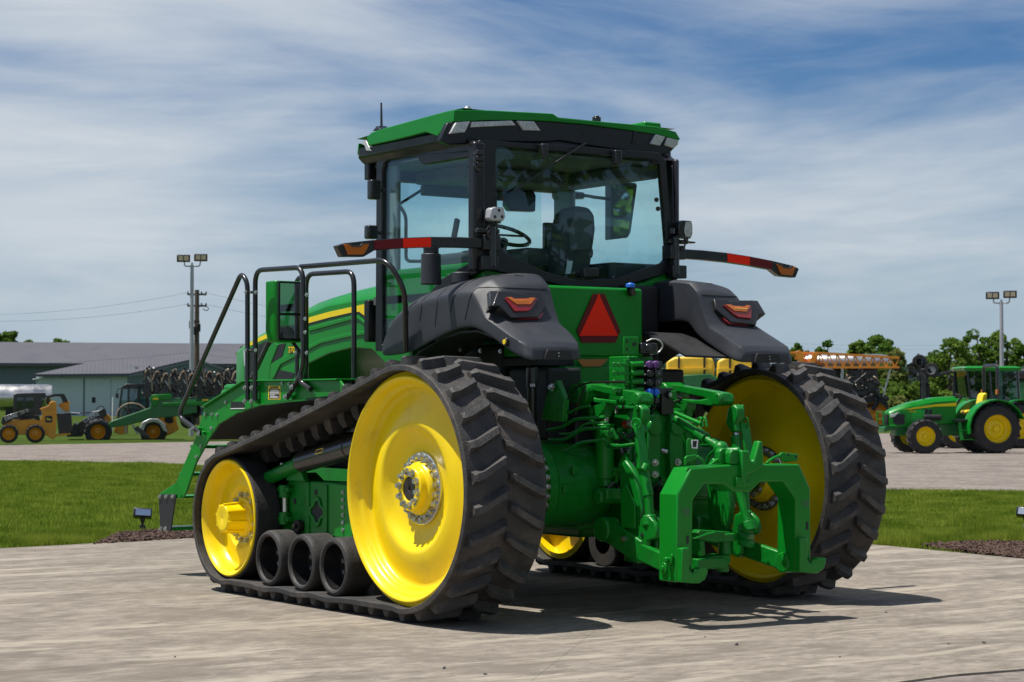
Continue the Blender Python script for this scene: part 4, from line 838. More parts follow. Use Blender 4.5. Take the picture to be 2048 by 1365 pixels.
# roof
RX = -.97; RY = .56; RF = 2.04
sideT = [(733,274),(743,265),(771,256),(840,237),(890,223.5),(908,219.7)]
sideB = [(908,244),(894,247),(874.6,273),(851,265),(789,280.6),(736,292)]
roof = MB()
sp = [AX(a, b_, RX) for a, b_ in sideT+sideB]
roof.prism(sp, (.05,0,0)); roof.prism(mirx(sp), (-.05,0,0))
rt_ = [AY(a, b_, RY) for a, b_ in ((908,219.7),(980,221),(1060,225),(1106,227.5),(1118,235.7),(1220,245),(1311,253),(1352,264),(1361,279))]
rb_ = [AY(a, b_, RY) for a, b_ in ((1358,281),(1311,268.5),(1250,259.5),(1180,250),(1109,243.5),(1060,241),(980,240.5),(908,244))]
roof.prism(rt_+rb_, (0,.05,0))
# crowned top skin from the rear edge to the front edge
cols = 13; rows = 9; top = []
for j in range(rows):
    v_ = j/(rows-1); y = RY+.004 + (RF-RY)*v_
    for i in range(cols):
        u_ = -1+2*i/(cols-1); x = u_*.968
        zs = np.interp(y, [p.y for p in sp[:6]][::-1], [p.z for p in sp[:6]][::-1])
        crown = .035*(1-abs(u_)**3)*math.sin(PI*min(1, v_*1.15+.0))
        top.append(Vector((x, y, zs-.002+crown)))
fs = [(j*cols+i, j*cols+i+1, (j+1)*cols+i+1, (j+1)*cols+i) for j in range(rows-1) for i in range(cols-1)]
roof.add(top, fs)
ff = sp[0]; roof.prism([Vector((-.95, RF+.0, ff.z-.03)), Vector((.95, RF+.0, ff.z-.03)), Vector((.90, RF+.10, ff.z-.06)), Vector((-.90, RF+.10, ff.z-.06))], (0,0,-.05))
rf = roof.build('cab_roof', 'green', T, smooth=30, bevel=.006); rf['label'] = 'angular green cab roof'
zr = sp[5].z
under = MB()
def ringz(z, hx, y0, y1): return [Vector((-hx, y0, z)), Vector((hx, y0, z)), Vector((hx, y1, z)), Vector((-hx, y1, z))]
under.loft([ringz(3.255, .895, .47, 2.03), ringz(3.275, .91, .50, 2.06), ringz(3.31, .945, .585, 2.06), ringz(3.385, .95, .595, 2.03)])
under.build('roof_liner', 'cab_black', rf, bevel=.012)
# rear lamp fascia
q = MB(); fa = [AY(a, b_, RY+.012) for a, b_ in ((895,246),(908,244),(980,240.5),(1060,241),(1109,243.5),(1180,250),(1250,259.5),(1311,268.5),(1356,281),(1350,296),(1343,303),(1320,312),(1180,292),(1120,282),(1090,285),(1000,284),(900,290),(880,282)) ]; q.prism(fa, (0,.05,0)); q.build('rear_fascia', 'cab_black', rf, bevel=.008)
def lamp(poly, name='work_lamp', y=RY-.006):
    q = MB(); q.prism([AY(a, b_, y) for a, b_ in poly], (0,.05,0)); o = q.build(name, 'lamp_grey', rf, bevel=.004)
    c = (sum(p[0] for p in poly)/len(poly), sum(p[1] for p in poly)/len(poly))
    q = MB(); q.prism([AY(c[0]+(a-c[0])*.86, c[1]+(b_-c[1])*.78, y-.004) for a, b_ in poly], (0,.02,0)); q.build('lamp_lens', 'lens_clear', o)
    return o
lamp([(912,245),(941,242.5),(930,265),(899,268)]); lamp([(944,244),(1024,241.5),(1032,251),(942,255)]); lamp([(1034,242),(1068,243),(1082,262),(1047,261)])
lamp([(1312,269),(1331,274),(1320,292),(1301,288)]); lamp([(1335,275.5),(1358,281),(1356,290),(1349,297),(1330,291)])
for px, py in ((1168,265),(1224,271)):
    q = MB(); q.cyl(AY(px, py, RY+.014), AY(px, py, RY+.004), .010, n=10); q.build('fascia_screw', 'black', rf)
q = MB(); q.prism([AY(*p, RY+.006) for p in ((1268,262),(1275,263),(1273,288),(1264,287))], (0,.02,0)); q.build('fascia_slot', 'black_matt', rf)
q = MB(); q.cyl(AX(763,259,-.80), AX(762.5,206,-.80), .011, .007, n=8); q.cyl(AX(763,262,-.80), AX(763,254,-.80), .045, n=12); q.build('antenna', 'black', rf)
q = MB(); q.prism([AX(*p, -.9) for p in ((744,262),(753,253),(760,258),(760,264))], (.12,0,0)); q.build('antenna_base', 'black', rf, bevel=.006)
q = MB(); q.prism([AX(*p, -.96) for p in ((720,287),(731,279),(737,293),(742,302),(732,302),(729,292))], (.2,0,0)); q.build('front_lamp', 'lamp_grey', rf, bevel=.004)
for px, py, m_ in ((935,217.5,'zinc'),(1193,236,'black')):
    c = AY(px, py, .75); q = MB(); q.cyl(c-Vector((0,0,.05)), c+Vector((0,0,.004)), .034, n=14); q.cyl(c+Vector((0,0,.004)), c+Vector((0,0,.014)), .022, n=10); q.build('roof_sensor', m_, rf, bevel=.003)
c = AY(1290,249,.8); q = MB(); q.box(c-Vector((0,0,.02)), (.16,.2,.05)); q.build('roof_hatch', 'green', rf, bevel=.012)

# warning light arms on both sides
def arm(s):
    fx = lambda p: Vector((p.x*(-s), p.y, p.z))
    Y = .40
    def PR(l, d, off, name, m, par, bev=.004):
        q = MB(); q.prism([fx(AY(a, b_, Y-d)) for a, b_ in l], (0, off, 0)); return q.build(name, m, par, bevel=bev)
    a = PR([(674,492),(690,486.5),(745,480.5),(806,476),(862,474),(920,474.5),(972,477),(972,497),(920,495.5),(862,495),(806,497),(750,501),(735,510),(728,514),(684,514)], 0, .06, 'warning_light_arm', 'black', T, .006)
    PR([(748,481.5),(806,477.5),(806,496),(749,499.5)], .003, .004, 'dark_reflector', 'dark_red', a, 0)
    PR([(806.5,477.3),(862,475.5),(862,494),(806.5,496)], .003, .004, 'bright_reflector', 'red', a, 0)
    PR([(688,488.5),(700,490),(705,494),(722,493.5),(727,488.5),(739,488),(733,502),(727,509.5),(697,509.5)], .012, .02, 'indicator_lens', 'lens_amber', a, .003)
    PR([(698,487),(702,488),(706,492),(721,491.5),(725,487),(738,486),(738,488),(727,489),(722,494),(705,494.5),(699,490)], .016, .02, 'indicator_trim', 'plastic', a, .002)
    q = MB(); q.cyl(fx(AY(984,452,Y)), fx(AY(984,535,Y)), .028, n=12); q.bb(fx(AY(962,476,Y)).x, fx(AY(994,476,Y)).x, Y-.02, Y+.07, AY(962,540,Y).z, AY(962,512,Y).z); q.bb(fx(AY(965,476,Y)).x, fx(AY(998,476,Y)).x, Y-.02, Y+.09, AY(970,500,Y).z, AY(970,470,Y).z); q.bb(fx(AY(955,460,Y)).x, fx(AY(1000,460,Y)).x, Y, Y+.05, AY(970,466,Y).z, AY(970,457,Y).z); q.build('arm_bracket', 'black', a, bevel=.006)
    q = MB(); q.tube([fx(AY(985,458,Y-.02)), fx(AY(975,466,Y-.04)), fx(AY(980,480,Y-.03))], .007, 6, .02); q.tube([fx(AY(990,450,Y-.02)), fx(AY(978,452,Y-.04)), fx(AY(972,462,Y-.04))], .006, 6, .02); q.build('lamp_cable', 'black', a)
    q = MB(); q.prism([fx(AY(*p, Y-.02)) for p in ((982,479),(986,479),(986,486),(982,486))], (0,.002,0)); q.build('bracket_tag', 'white', a)
    # work lamp on top of the bracket, turned to the left of the machine on the near side
    c = fx(AY(996,430,Y-.01)); h_ = .052
    if s < 0:
        q = MB(); pl = [AY(*p, Y-.07) for p in ((982,417),(990,413.5),(1008,415),(1012,434),(1007,443),(985,442),(980,437))]; q.prism(pl, (0,.07,0)); l = q.build('side_work_lamp', 'lamp_grey', a, bevel=.01)
        for p in ((998,421),(990,434),(1004,434)):
            q = MB(); q.cyl(AY(*p, Y-.075), AY(*p, Y-.066), .011, n=10); q.build('lamp_screw', 'dark_steel', l)
    else:
        q = MB(); pl = [AY(*p, Y-.02) for p in ((1358,446),(1366,441),(1384,442),(1386,452),(1386,468),(1382,478),(1362,475),(1358,468))]; q.prism(pl, (0,.09,0)); l = q.build('side_work_lamp', 'black', a, bevel=.01)
        q = MB(); q.prism([AY(*p, Y-.025) for p in ((1372,444),(1383,444.5),(1385,454),(1385,466),(1381,475),(1372,474),(1369,460))], (0,.02,0)); q.build('lamp_lens', 'lens_clear', l, bevel=.003)
        q = MB(); q.bar(AY(1355,483,Y), AY(1386,486,Y), .06, .012); q.cyl(AY(1372,476,Y), AY(1372,486,Y), .018); q.build('lamp_bracket', 'black', a, bevel=.003)
    q = MB(); q.cyl(c-Vector((0,0,.06)), c-Vector((0,0,.02)), .022, n=10); q.build('lamp_swivel', 'black', a)
arm(-1); arm(1)
# right hand mirror seen through the cab
Y = 1.9
q = MB(); q.prism([AY(*p, Y) for p in ((1221,366),(1226,363),(1273,366),(1275,372),(1262,466),(1256,476),(1221,480))], (0,.08,0)); rm = q.build('mirror_housing', 'black', T, bevel=.01); rm['label'] = 'right hand mirror seen through the cab glass'
q = MB(); q.prism([AY(*p, Y-.006) for p in ((1222,367),(1272,369),(1261,465),(1255,474),(1222,478))], (0,.01,0)); q.build('mirror_frame', 'black', rm)
q = MB(); q.prism([AY(*p, Y-.010) for p in ((1226,371),(1268,373),(1261,434),(1227,431))], (0,.004,0)); q.build('mirror_pane', 'mirror', rm)
q = MB(); q.prism([AY(*p, Y-.010) for p in ((1227,439),(1260,442),(1256,464),(1250,471),(1226,474))], (0,.004,0)); q.build('mirror_pane', 'mirror', rm)
q = MB(); q.tube([AY(1110,390,1.95), AY(1165,392,1.95)], .045, 10, r1=.03); q.tube([AY(1160,390,1.95), AY(1190,395,1.95), AY(1224,399,1.93)], .014, 8); q.build('mirror_arm', 'black', rm)
# ------------------------------------------------------------------ rear hitch
XA = .36
def both(fn):
    for s in (-1, 1): fn(s)
def hitch(s):
    # numbers measured on the left arm (x=-XA); mirrored for the right
    L = lambda px, py, dx=0: Vector((s*(XA-dx), AX(px, py, -XA).y, AX(px, py, -XA).z))
    q = MB()
    q.frame([L(*p, -.045) for p in ((1178,768),(1194,768),(1290,786),(1294,805),(1268,812),(1222,806),(1190,815),(1172,806))], [L(*p, -.045) for p in ((1190,782),(1196,782),(1250,794),(1256,797),(1240,801),(1220,799),(1200,797),(1192,792))], (s*-.09, 0, 0))
    q.prism([L(*p, -.045) for p in ((1190,800),(1222,804),(1220,820),(1205,838),(1194,840),(1188,822))], (s*-.09,0,0))
    q.cyl(L(1284,799,-.06), L(1284,799,.07), .045, n=20); q.cyl(L(1182,788,-.10), L(1182,788,.10), .082, n=28)
    a = q.build('lift_arm', 'green_cast', T, smooth=30, bevel=.010); a['label'] = 'green cast rockshaft lift arm'
    q = MB(); q.cyl(L(1176,788,-.10), L(1176,788,-.125), .066, n=24); q.build('rockshaft_cap', 'green_cast', a, bevel=.006)
    for p, r in (((1257,800),.024), ((1194,823),.024)):
        q = MB(); q.cyl(L(*p, -.052), L(*p, -.064), r, n=16); q.cyl(L(*p, -.064), L(*p, -.070), r*.55, n=12); q.build('arm_pin', 'green_cast', a, bevel=.003)
    # lift cylinder
    q = MB(); q.cyl(L(1210,852), L(1210,958), .064, n=28); q.cyl(L(1210,848), L(1210,853), .070, n=28); q.cyl(L(1210,955), L(1212,975), .05, n=18); cy = q.build('lift_cylinder', 'green', T, bevel=.006)
    q = MB(); q.cyl(L(1211,825), L(1210,850), .03, n=18); q.build('piston_rod', 'steel', cy); q = MB(); q.cyl(L(1212,812), L(1211,834), .042, n=18); q.build('rod_eye', 'green_cast', cy, bevel=.006)
    q = MB(); q.box(L(1226,869,-.045), (.05,.06,.05)); q.cyl(L(1226,874,-.045), L(1225,886,-.045), .02); q.tube([L(1225,885,-.05), L(1228,893,-.05), L(1250,893,-.05), L(1275,889,-.02)], .014, 8, .03); q.cyl(L(1233,893,-.05), L(1250,893,-.05), .019, n=10); q.build('hydraulic_fitting', 'green_cast', cy, bevel=.004)
    q = MB(); q.tube([L(1262,905,-.02), L(1250,915,-.02), L(1243,940,-.02), L(1236,965,-.02)], .012, 8, .05); q.cyl(L(1237,935,-.02), L(1235,952,-.02), .02, n=8); q.build('hydraulic_hose', 'green_cast', cy)
    q = MB(); q.bb(s*.30, s*.47, -.45, -.20, .78, .86); q.cyl((s*.30,-.36,.80),(s*.49,-.36,.80),.05); q.build('cylinder_mount', 'green_cast', T, bevel=.012)
    # lift link: upper clevis, barrel, rod, lower yoke
    XL = .42
    K = lambda px, py, dx=0: Vector((s*(XL-dx), AX(px, py, -XL).y, AX(px, py, -XL).z))
    q = MB(); q.prism([K(*p, -.03) for p in ((1273,816),(1284,809),(1292,818),(1292,838),(1286,850),(1290,866),(1278,868),(1268,848))], (s*-.07,0,0)); lk = q.build('lift_link', 'green_cast', T, bevel=.012)
    q = MB(); q.cyl(K(1283,816,-.05), K(1283,816,-.035), .02, n=14); q.build('link_pin', 'green_cast', lk, bevel=.003)
    q = MB(); q.cyl(K(1279,862), K(1281,877), .022, n=18); q.build('link_thread', 'steel', lk)
    q = MB(); q.cyl(K(1280,874), K(1286,932), .036, .040, n=22); q.cyl(K(1285,930), K(1290,938), .050, n=22); q.cyl(K(1286,938), K(1297,993), .036, n=22); q.build('link_barrel', 'green', lk, bevel=.006)
    q = MB(); q.bar(K(1287,848,-.045), K(1300,938,-.045), .02, .075, up=(1,0,0)); q.cyl(K(1300,930,-.03), K(1300,942,-.06), .03); q.build('adjuster_handle', 'green', lk, bevel=.006)
    q = MB(); q.tube(q.ring(K(1287,848,-.06), (s*-1,.3,0), .035, 18), .007, 6, closed=True); q.build('handle_ring', 'green', lk)
    q = MB(); q.cyl(K(1297,992), K(1300,1035), .030, n=18); q.build('link_rod', 'green', lk)
    q = MB(); q.prism([K(*p, -.04) for p in ((1290,1037),(1306,1032),(1318,1045),(1322,1058),(1322,1076),(1304,1082),(1304,1100),(1304,1117),(1295,1124),(1287,1112),(1285,1070))], (s*-.035,0,0)); q.prism([K(*p, .03) for p in ((1290,1037),(1306,1032),(1318,1045),(1322,1058),(1322,1076),(1304,1082),(1304,1117),(1295,1124),(1287,1112),(1285,1070))], (s*-.03,0,0)); q.cyl(K(1299,1030), K(1301,1052), .045, .055, n=18); q.build('link_yoke', 'green_cast', lk, bevel=.010)
    for py in (1070, 1092, 1112):
        q = MB(); q.cyl(K(1294,py,-.045), K(1294,py,-.038), .014, n=12); q.build('yoke_hole', 'black_matt', lk)
    # lower draft link
    XD0, XD1 = .40, .47
    A, B, C = Vector((s*.40,-.36,.58)), Vector((s*.44,-.80,.45)), Vector((s*.47,-1.20,.37))
    q = MB(); q.bar(A, B, .06, .16); q.bar(B-(B-A)*.05, C, .055, .12); q.cyl(A-Vector((s*.06,0,0)), A+Vector((s*.06,0,0)), .085, n=22); q.cyl(C-Vector((s*.05,0,0)), C+Vector((s*.05,0,0)), .07, n=20); d = q.build('draft_link', 'green_cast', T, bevel=.012)
    bolt(d, Vector((s*.445, -.62, .53)), (s, 0, 0) if s < 0 else (-1, 0, 0), True)
    q = MB(); q.prism([Vector((s*.36,y,z)) for y, z in ((-.52,.62),(-.50,1.00),(-.56,1.06),(-.66,.98),(-.75,.75),(-.74,.62),(-.66,.5))], (s*.05,0,0)); sw = q.build('sway_block', 'green_cast', T, bevel=.012)
    q = MB(); q.prism([Vector((s*.415,y,z)) for y, z in ((-.55,.60),(-.54,.84),(-.60,.90),(-.70,.76),(-.70,.60))], (s*.015,0,0)); q.build('sway_plate', 'green', sw, bevel=.005)
both(hitch)
# rear casting behind the hitch
q = MB(); q.bb(-.24,.24,-.40,-.10,.56,1.40); q.prism([(-.17,-.44,1.38),(.17,-.44,1.38),(.22,-.44,1.1),(.19,-.44,.6),(-.19,-.44,.6),(-.22,-.44,1.1)], (0,.1,0)); rc = q.build('rear_casting', 'green_cast', T, bevel=.025)
for x in (-.10, .10):
    q = MB(); q.prism([(x-.05,-.50,.92),(x+.05,-.50,.92),(x+.06,-.50,1.10),(x+.05,-.50,1.36),(x-.05,-.50,1.36),(x-.06,-.50,1.10)], (0,.08,0)); q.cyl((x,-.52,1.27),(x,-.44,1.27),.06); q.build('link_bracket', 'green_cast', rc, bevel=.012)
    for z in (.95, 1.03): bolt(rc, (x,-.50,z), (0,-1,0), True)
for x, z in ((-.21,.70),(.21,.70),(-.21,.85),(.21,.85),(-.21,1.3),(.21,1.3)): bolt(rc, (x,-.40,z), (0,-1,0), True)
q = MB(); q.cyl((0,-.42,.78),(0,-.55,.78),.09,n=24); q.cyl((0,-.55,.78),(0,-.66,.78),.026,n=14); q.build('power_shaft', 'dark_steel', rc, bevel=.006)
# centre link
q = MB(); a, b_ = AX(1352,838,-.02), AX(1442,898,-.02); d = (b_-a)
q.cyl(a, a+d*.50, .030, n=18); q.cyl(a+d*.48, a+d*.68, .040, n=18); q.cyl(a+d*.68, a+d*.8, .024, n=14); q.cyl(a+d*.8, b_, .032, n=16); q.sphere(b_, .052); cl = q.build('centre_link', 'green_cast', T, bevel=.004)
q = MB(); q.cyl(AX(1350,826,-.06), AX(1402,848,-.06), .014, n=10); q.build('link_handle', 'green', cl)
for dx in (0, .04):
    q = MB(); c = AX(1400+dx*200,848,-.05); q.tube([c+Vector((0,-.03,-.02)), c+Vector((0,-.015,.04)), c+Vector((0,.015,.04)), c+Vector((0,.03,-.02))], .008, 6, .03); q.build('link_clip', 'green', cl)
# remote valve stack
SY = -.46
def sy(px, py, d=0): return AY(px, py, SY-d)
q = MB(); q.prism([sy(*p) for p in ((1248,674),(1277,674),(1278,710),(1247,710))], (0,.012,0)); v = q.build('valve_plate', 'green', T, bevel=.004); v['label'] = 'stack of hydraulic remote couplers with coloured caps'
for p in ((1253,683),(1253,699)):
    q = MB(); q.cyl(sy(*p, .001), sy(*p, -.002), .012, n=10); q.build('plate_hole', 'black_matt', v)
q = MB(); q.prism([sy(*p, .002) for p in ((1265,686),(1273,685),(1273,690),(1269,693),(1265,692))], (0,.004,0)); q.build('plate_hole', 'black_matt', v)
q = MB(); q.bb(sy(1262,700).x, sy(1312,700).x, SY+.03, SY+.25, sy(1250,806).z, sy(1250,712).z); q.build('valve_block', 'green_cast', v, bevel=.01)
for r_, py in enumerate((730,747,764.5,782)):
    q = MB(); q.bar(sy(1228,py,.02), sy(1262,py,.02), .02, .022); q.cyl(sy(1229,py,.05), sy(1229,py,.0), .017, n=12); q.cyl(sy(1238,py,.055), sy(1238,py,.0), .017, n=12); q.box(sy(1252,py,.01), (.03,.03,.075)); q.build('valve_lever', 'green', v, bevel=.003)
    q = MB(); q.cyl(sy(1262,py,.03), sy(1286,py-2,.05), .02, n=12); q.box(sy(1262,py+2,.02), (.02,.03,.06)); q.build('coupler_body', 'green', v, bevel=.003)
    q = MB(); q.bb(sy(1278,py).x, sy(1318,py).x, SY-.04, SY+.12, sy(1280,py+8).z, sy(1280,py-8).z); q.build('coupler_block', 'black', v, bevel=.01)
    q = MB(); q.cyl(sy(1284,py-2,.06), sy(1284,py-2,.04), .012, n=10); q.cyl(sy(1290,py+2,.06), sy(1290,py+2,.04), .006, n=8); q.build('coupler_pin', 'zinc', v)
for r_, (py, m_) in enumerate(((730,'purple_cap'),(748,'black'),(766,'black'),(785,'blue_cap'),(802,'black'))):
    for k, px in enumerate((1299,1311)):
        q = MB(); c0, c1 = sy(px, py, .05), sy(px, py, .085); q.cyl(c0, c1, .030, .024, n=16); q.box(sy(px, py, .095), (.012,.02,.045)); q.build('coupler_cap', m_, v, bevel=.005)
q = MB(); q.bb(sy(1279,690).x, sy(1312,690).x, SY-.02, SY+.10, sy(1279,708).z, sy(1279,686).z); q.cyl(sy(1296,697,.03), sy(1296,697,.0), .03); q.build('implement_socket', 'black', v, bevel=.01)
q = MB(); q.tube([sy(1293,683,.0), sy(1306,677,.03), sy(1320,681,.03), sy(1327,692,.02), sy(1318,706,.0), sy(1300,709,.0)], .0055, 6, .06); q.build('socket_wire', 'lamp_grey', v)
q = MB(); q.bb(sy(1328,810).x, sy(1348,810).x, SY, SY+.1, sy(1328,832).z, sy(1328,795).z); q.bb(sy(1322,790).x, sy(1345,790).x, SY-.01, SY+.02, sy(1328,830).z, sy(1328,776).z); q.build('side_socket', 'black', v, bevel=.006)
q = MB(); q.bb(sy(1334,790).x, sy(1346,790).x, SY-.04, SY-.02, sy(1328,798).z, sy(1328,782).z); q.build('socket_plate', 'green', v, bevel=.004)
bolt(v, sy(1340,790,.041), (0,-1,0))
random.seed(5)
for k in range(84):                                         # hoses and fittings packed round the valves
    px, py = random.uniform(1105,1350), random.uniform(800,985); y0 = random.uniform(-.44,-.24)
    if px < 1222: px = random.uniform(1230,1350)
    a = AY(px, py, y0)
    if k % 3 == 0:
        q = MB(); q.cyl(a, a+Vector((random.uniform(-.06,.06), -.03, random.uniform(-.08,.08))), random.uniform(.012,.024), n=8); q.build('hose_fitting', random.choice(('green_cast','green_cast','zinc')), rc, bevel=.002)
    else:
        b2 = a+Vector((random.uniform(-.14,.14), random.uniform(-.08,.04), random.uniform(-.25,.12))); m_ = (a+b2)/2+Vector((random.uniform(-.08,.08), -.06, random.uniform(-.05,.05)))
        q = MB(); q.tube([a, m_, b2], random.uniform(.007,.013), 6, .1); q.build('hydraulic_hose', random.choice(('green_cast','black','black','black')), rc)
q = MB(); q.cyl(AX(1250,849,-.32), AX(1262,848,-.32), .03, n=12); q.build('red_dust_cap', 'lens_red', rc, bevel=.004)
q = MB(); q.cyl(AX(1259,848,-.33), AX(1266,848,-.33), .026, n=12); q.build('coupler_tip', 'zinc', rc)
q = MB(); q.cyl(AX(1302,853,-.20), AX(1302,857,-.20), .0, n=6) if False else None

# quick coupler frame
QY = -1.33
def qy(px, py, d=0): return AY(px, py, QY-d)
OUT = [(1353.5,1166),(1354.8,990.4),(1382.5,936.3),(1464,929.7),(1599,928.4),(1621,977),(1622.6,1130),(1616,1142),(1591,1146),(1592,998),(1567,964),(1521,965),(1501,985),(1469.6,985),(1448,969),(1409,969),(1386.5,1001),(1385,1104),(1385,1160)]
q = MB(); q.prism([qy(*p) for p in OUT], (0,.185,0)); qc = q.build('quick_coupler', 'green', T, smooth=25, bevel=.012, seg=3); qc['label'] = 'green arched quick coupler frame on the hitch'
def foot(px0, pyb, name='coupler_hook'):
    dx = px0-1385; dy = pyb-1166
    H = lambda l, d=0: [qy(a+dx, b_+dy, d) for a, b_ in l]
    q = MB(); q.prism(H([(1352,1166),(1352,1098),(1367,1096),(1369,1112),(1367,1140),(1373,1149),(1382,1146),(1388,1136),(1404,1137),(1404,1147),(1399,1160),(1388,1168),(1372,1168)], .004), (0,-.055,0)); h = q.build(name, 'green', qc, smooth=30, bevel=.008)
    q = MB(); q.prism(H([(1386,1146),(1391,1141),(1398,1142),(1394,1153),(1387,1158)], .0565), (0,.006,0)); q.build('hook_throat', 'green_cast', h)
    return h
foot(1386,1164); foot(1622,1144)
for cx_, d0 in ((1371,0),(1610,-28)):
    q = MB(); q.prism([qy(cx_-6,1070+d0,.002), qy(cx_+3,1068+d0,.002), qy(cx_+4,1090+d0,.002), qy(cx_-2,1092+d0,.002)], (0,.004,0)); 
    q = MB(); q.bb(qy(cx_+2,1075+d0).x, qy(cx_+6,1075+d0).x, QY-.003, QY+.003, qy(cx_,1088+d0).z, qy(cx_,1072+d0).z); q.build('coupler_slot', 'black_matt', qc)
    q = MB(); q.prism([qy(cx_-9,1018+d0*.6,.002), qy(cx_+8,1016+d0*.6,.002), qy(cx_+8,1030+d0*.6,.002), qy(cx_-2,1032+d0*.6,.002)], (0,.003,0)); q.build('coupler_decal', 'green_old', qc)
# side pins on the left leg faces
for X_, pts in ((qy(1354,1100).x, ((1330,1136),(1341,1120))), (qy(1591,1100).x, ((1571,1116),))):
    for k, p in enumerate(pts):
        c = AX(*p, X_); q = MB(); q.cyl(c+Vector((.0,0,0)), c+Vector((-.02 if k == 0 else -.05,0,0)), .035 if k == 0 else .020, n=18); q.cyl(c, c+Vector((-.028,0,0)), .016, n=12); q.build('coupler_pin', 'green', qc, bevel=.004)
X_ = qy(1354,1100).x; q = MB(); q.prism([AX(*p, X_-.006) for p in ((1336,1130),(1344,1108),(1348,1110),(1346,1126),(1340,1134))], (-.015,0,0)); q.build('pin_keeper', 'green', qc, bevel=.004)
# upper hook
q = MB(); q.prism([qy(*p, .03) for p in ((1484,901),(1499,902),(1503,923),(1508,923),(1519,882),(1526,883),(1528,925),(1524,936),(1510,945),(1496,949),(1494,970),(1488,972),(1485,960))], (0,.06,0)); uh = q.build('upper_hook', 'green', qc, smooth=30, bevel=.012)
q = MB(); q.prism([qy(*p, .02) for p in ((1473,955),(1486,955),(1488,968),(1500,963),(1503,972),(1492,976),(1473,974))], (0,.10,0)); q.build('hook_base', 'green', qc, bevel=.006)
q = MB(); q.prism([qy(*p, -.06) for p in ((1440,928),(1440,903),(1446,896),(1456,897),(1460,910),(1500,905),(1500,930))], (0,.06,0)); q.prism([qy(*p, .0) for p in ((1461,929),(1461,906),(1466,899),(1484,899),(1490,906),(1490,929))], (0,.10,0)); q.cyl(qy(1450,905,-.10), qy(1480,903,-.02), .03); q.build('hook_bracket', 'green_cast', qc, bevel=.010)
for pl in (((1421,929),(1436,918),(1440,903),(1440,928)), ): 
    q = MB(); q.prism([qy(*p, -.08) for p in pl], (0,.03,0)); q.build('gusset', 'green', qc, bevel=.003)
# latch levers on the beam
q = MB(); q.prism([qy(*p, -.02) for p in ((1371,916),(1375,912),(1394,909.5),(1394,919),(1376,925),(1371,932))], (0,.02,0)); q.tube([qy(1394,913,-.03), qy(1405,921,-.03), qy(1408,928,-.03)], .010, 8, .03); q.prism([qy(*p, -.10) for p in ((1374,884),(1377,877),(1396,880),(1396,905),(1392,920),(1374,922))], (0,.008,0)); q.build('latch_lever', 'green', qc, bevel=.004)
q = MB(); q.prism([qy(*p, -.092) for p in ((1383.5,880),(1397,880),(1395,898),(1383.5,897))], (0,.004,0)); lt = q.build('serial_tag', 'white', qc)
q = MB(); q.prism([qy(*p, -.090) for p in ((1386,882.5),(1394,882.5),(1392,895),(1386,894.5))], (0,.002,0)); q.build('tag_print', 'black_matt', lt)
q = MB(); q.prism([qy(*p, -.04) for p in ((1562,907),(1566,905),(1597,909),(1596,922),(1570,925),(1560,912))], (0,.02,0)); q.tube([qy(1562,911,-.05), qy(1545,917,-.05), qy(1532,928,-.05)], .011, 8, .03); q.build('latch_lever', 'green', qc, bevel=.004)
for p in ((1591,914),(1576,910)):
    q = MB(); q.cyl(qy(*p, -.038), qy(*p, -.042), .010, n=10); q.build('lever_hole', 'black_matt', qc)
# drawbar
DY = -1.02
def dy_(px, py, d=0): return AY(px, py, DY-d)
q = MB(); q.bb(dy_(1392,1100).x, dy_(1448,1100).x, DY-.02, -.25, dy_(1400,1138).z, dy_(1400,1118).z); q.prism([dy_(*p, .0) for p in ((1395,1066),(1402,1060),(1460,1064),(1466,1074),(1464,1082),(1430,1086),(1402,1080))], (0,.14,0)); q.cyl(dy_(1450,1066,-.06), dy_(1450,1082,-.06), .085, n=24); q.cyl(dy_(1450,1080,-.06), dy_(1450,1110,-.06), .045, n=20); q.prism([dy_(*p, .0) for p in ((1430,1112),(1461,1110),(1462,1124),(1452,1138),(1392,1140),(1392,1122))], (0,.16,0)); q.cyl(dy_(1446,1132,-.06), dy_(1446,1144,-.06), .04, n=14); q.prism([dy_(*p, .02) for p in ((1388,1078),(1418,1066),(1432,1064),(1432,1068),(1400,1080))], (0,.03,0)); q.prism([dy_(*p,-.02) for p in ((1400,1080),(1410,1082),(1412,1112),(1402,1114))], (0,.12,0)); q.build('drawbar', 'green_cast', T, bevel=.008)
# stay from the casting to the right link
q = MB(); a, b_ = AX(1478,985,.25), AX(1495,1045,.25); q.cyl(a, b_, .026, n=14); q.cyl(b_, b_+(b_-a)*.3, .05, n=14); q.build('sway_stay', 'green_cast', T, bevel=.004)
for k in range(3):
    q = MB(); c = AX(1492,1058+k*14,.26); q.box(c, (.09,.09,.05), Euler((.2,.1,.4)).to_matrix()); q.build('stay_knuckle', 'green_cast', T, bevel=.010)
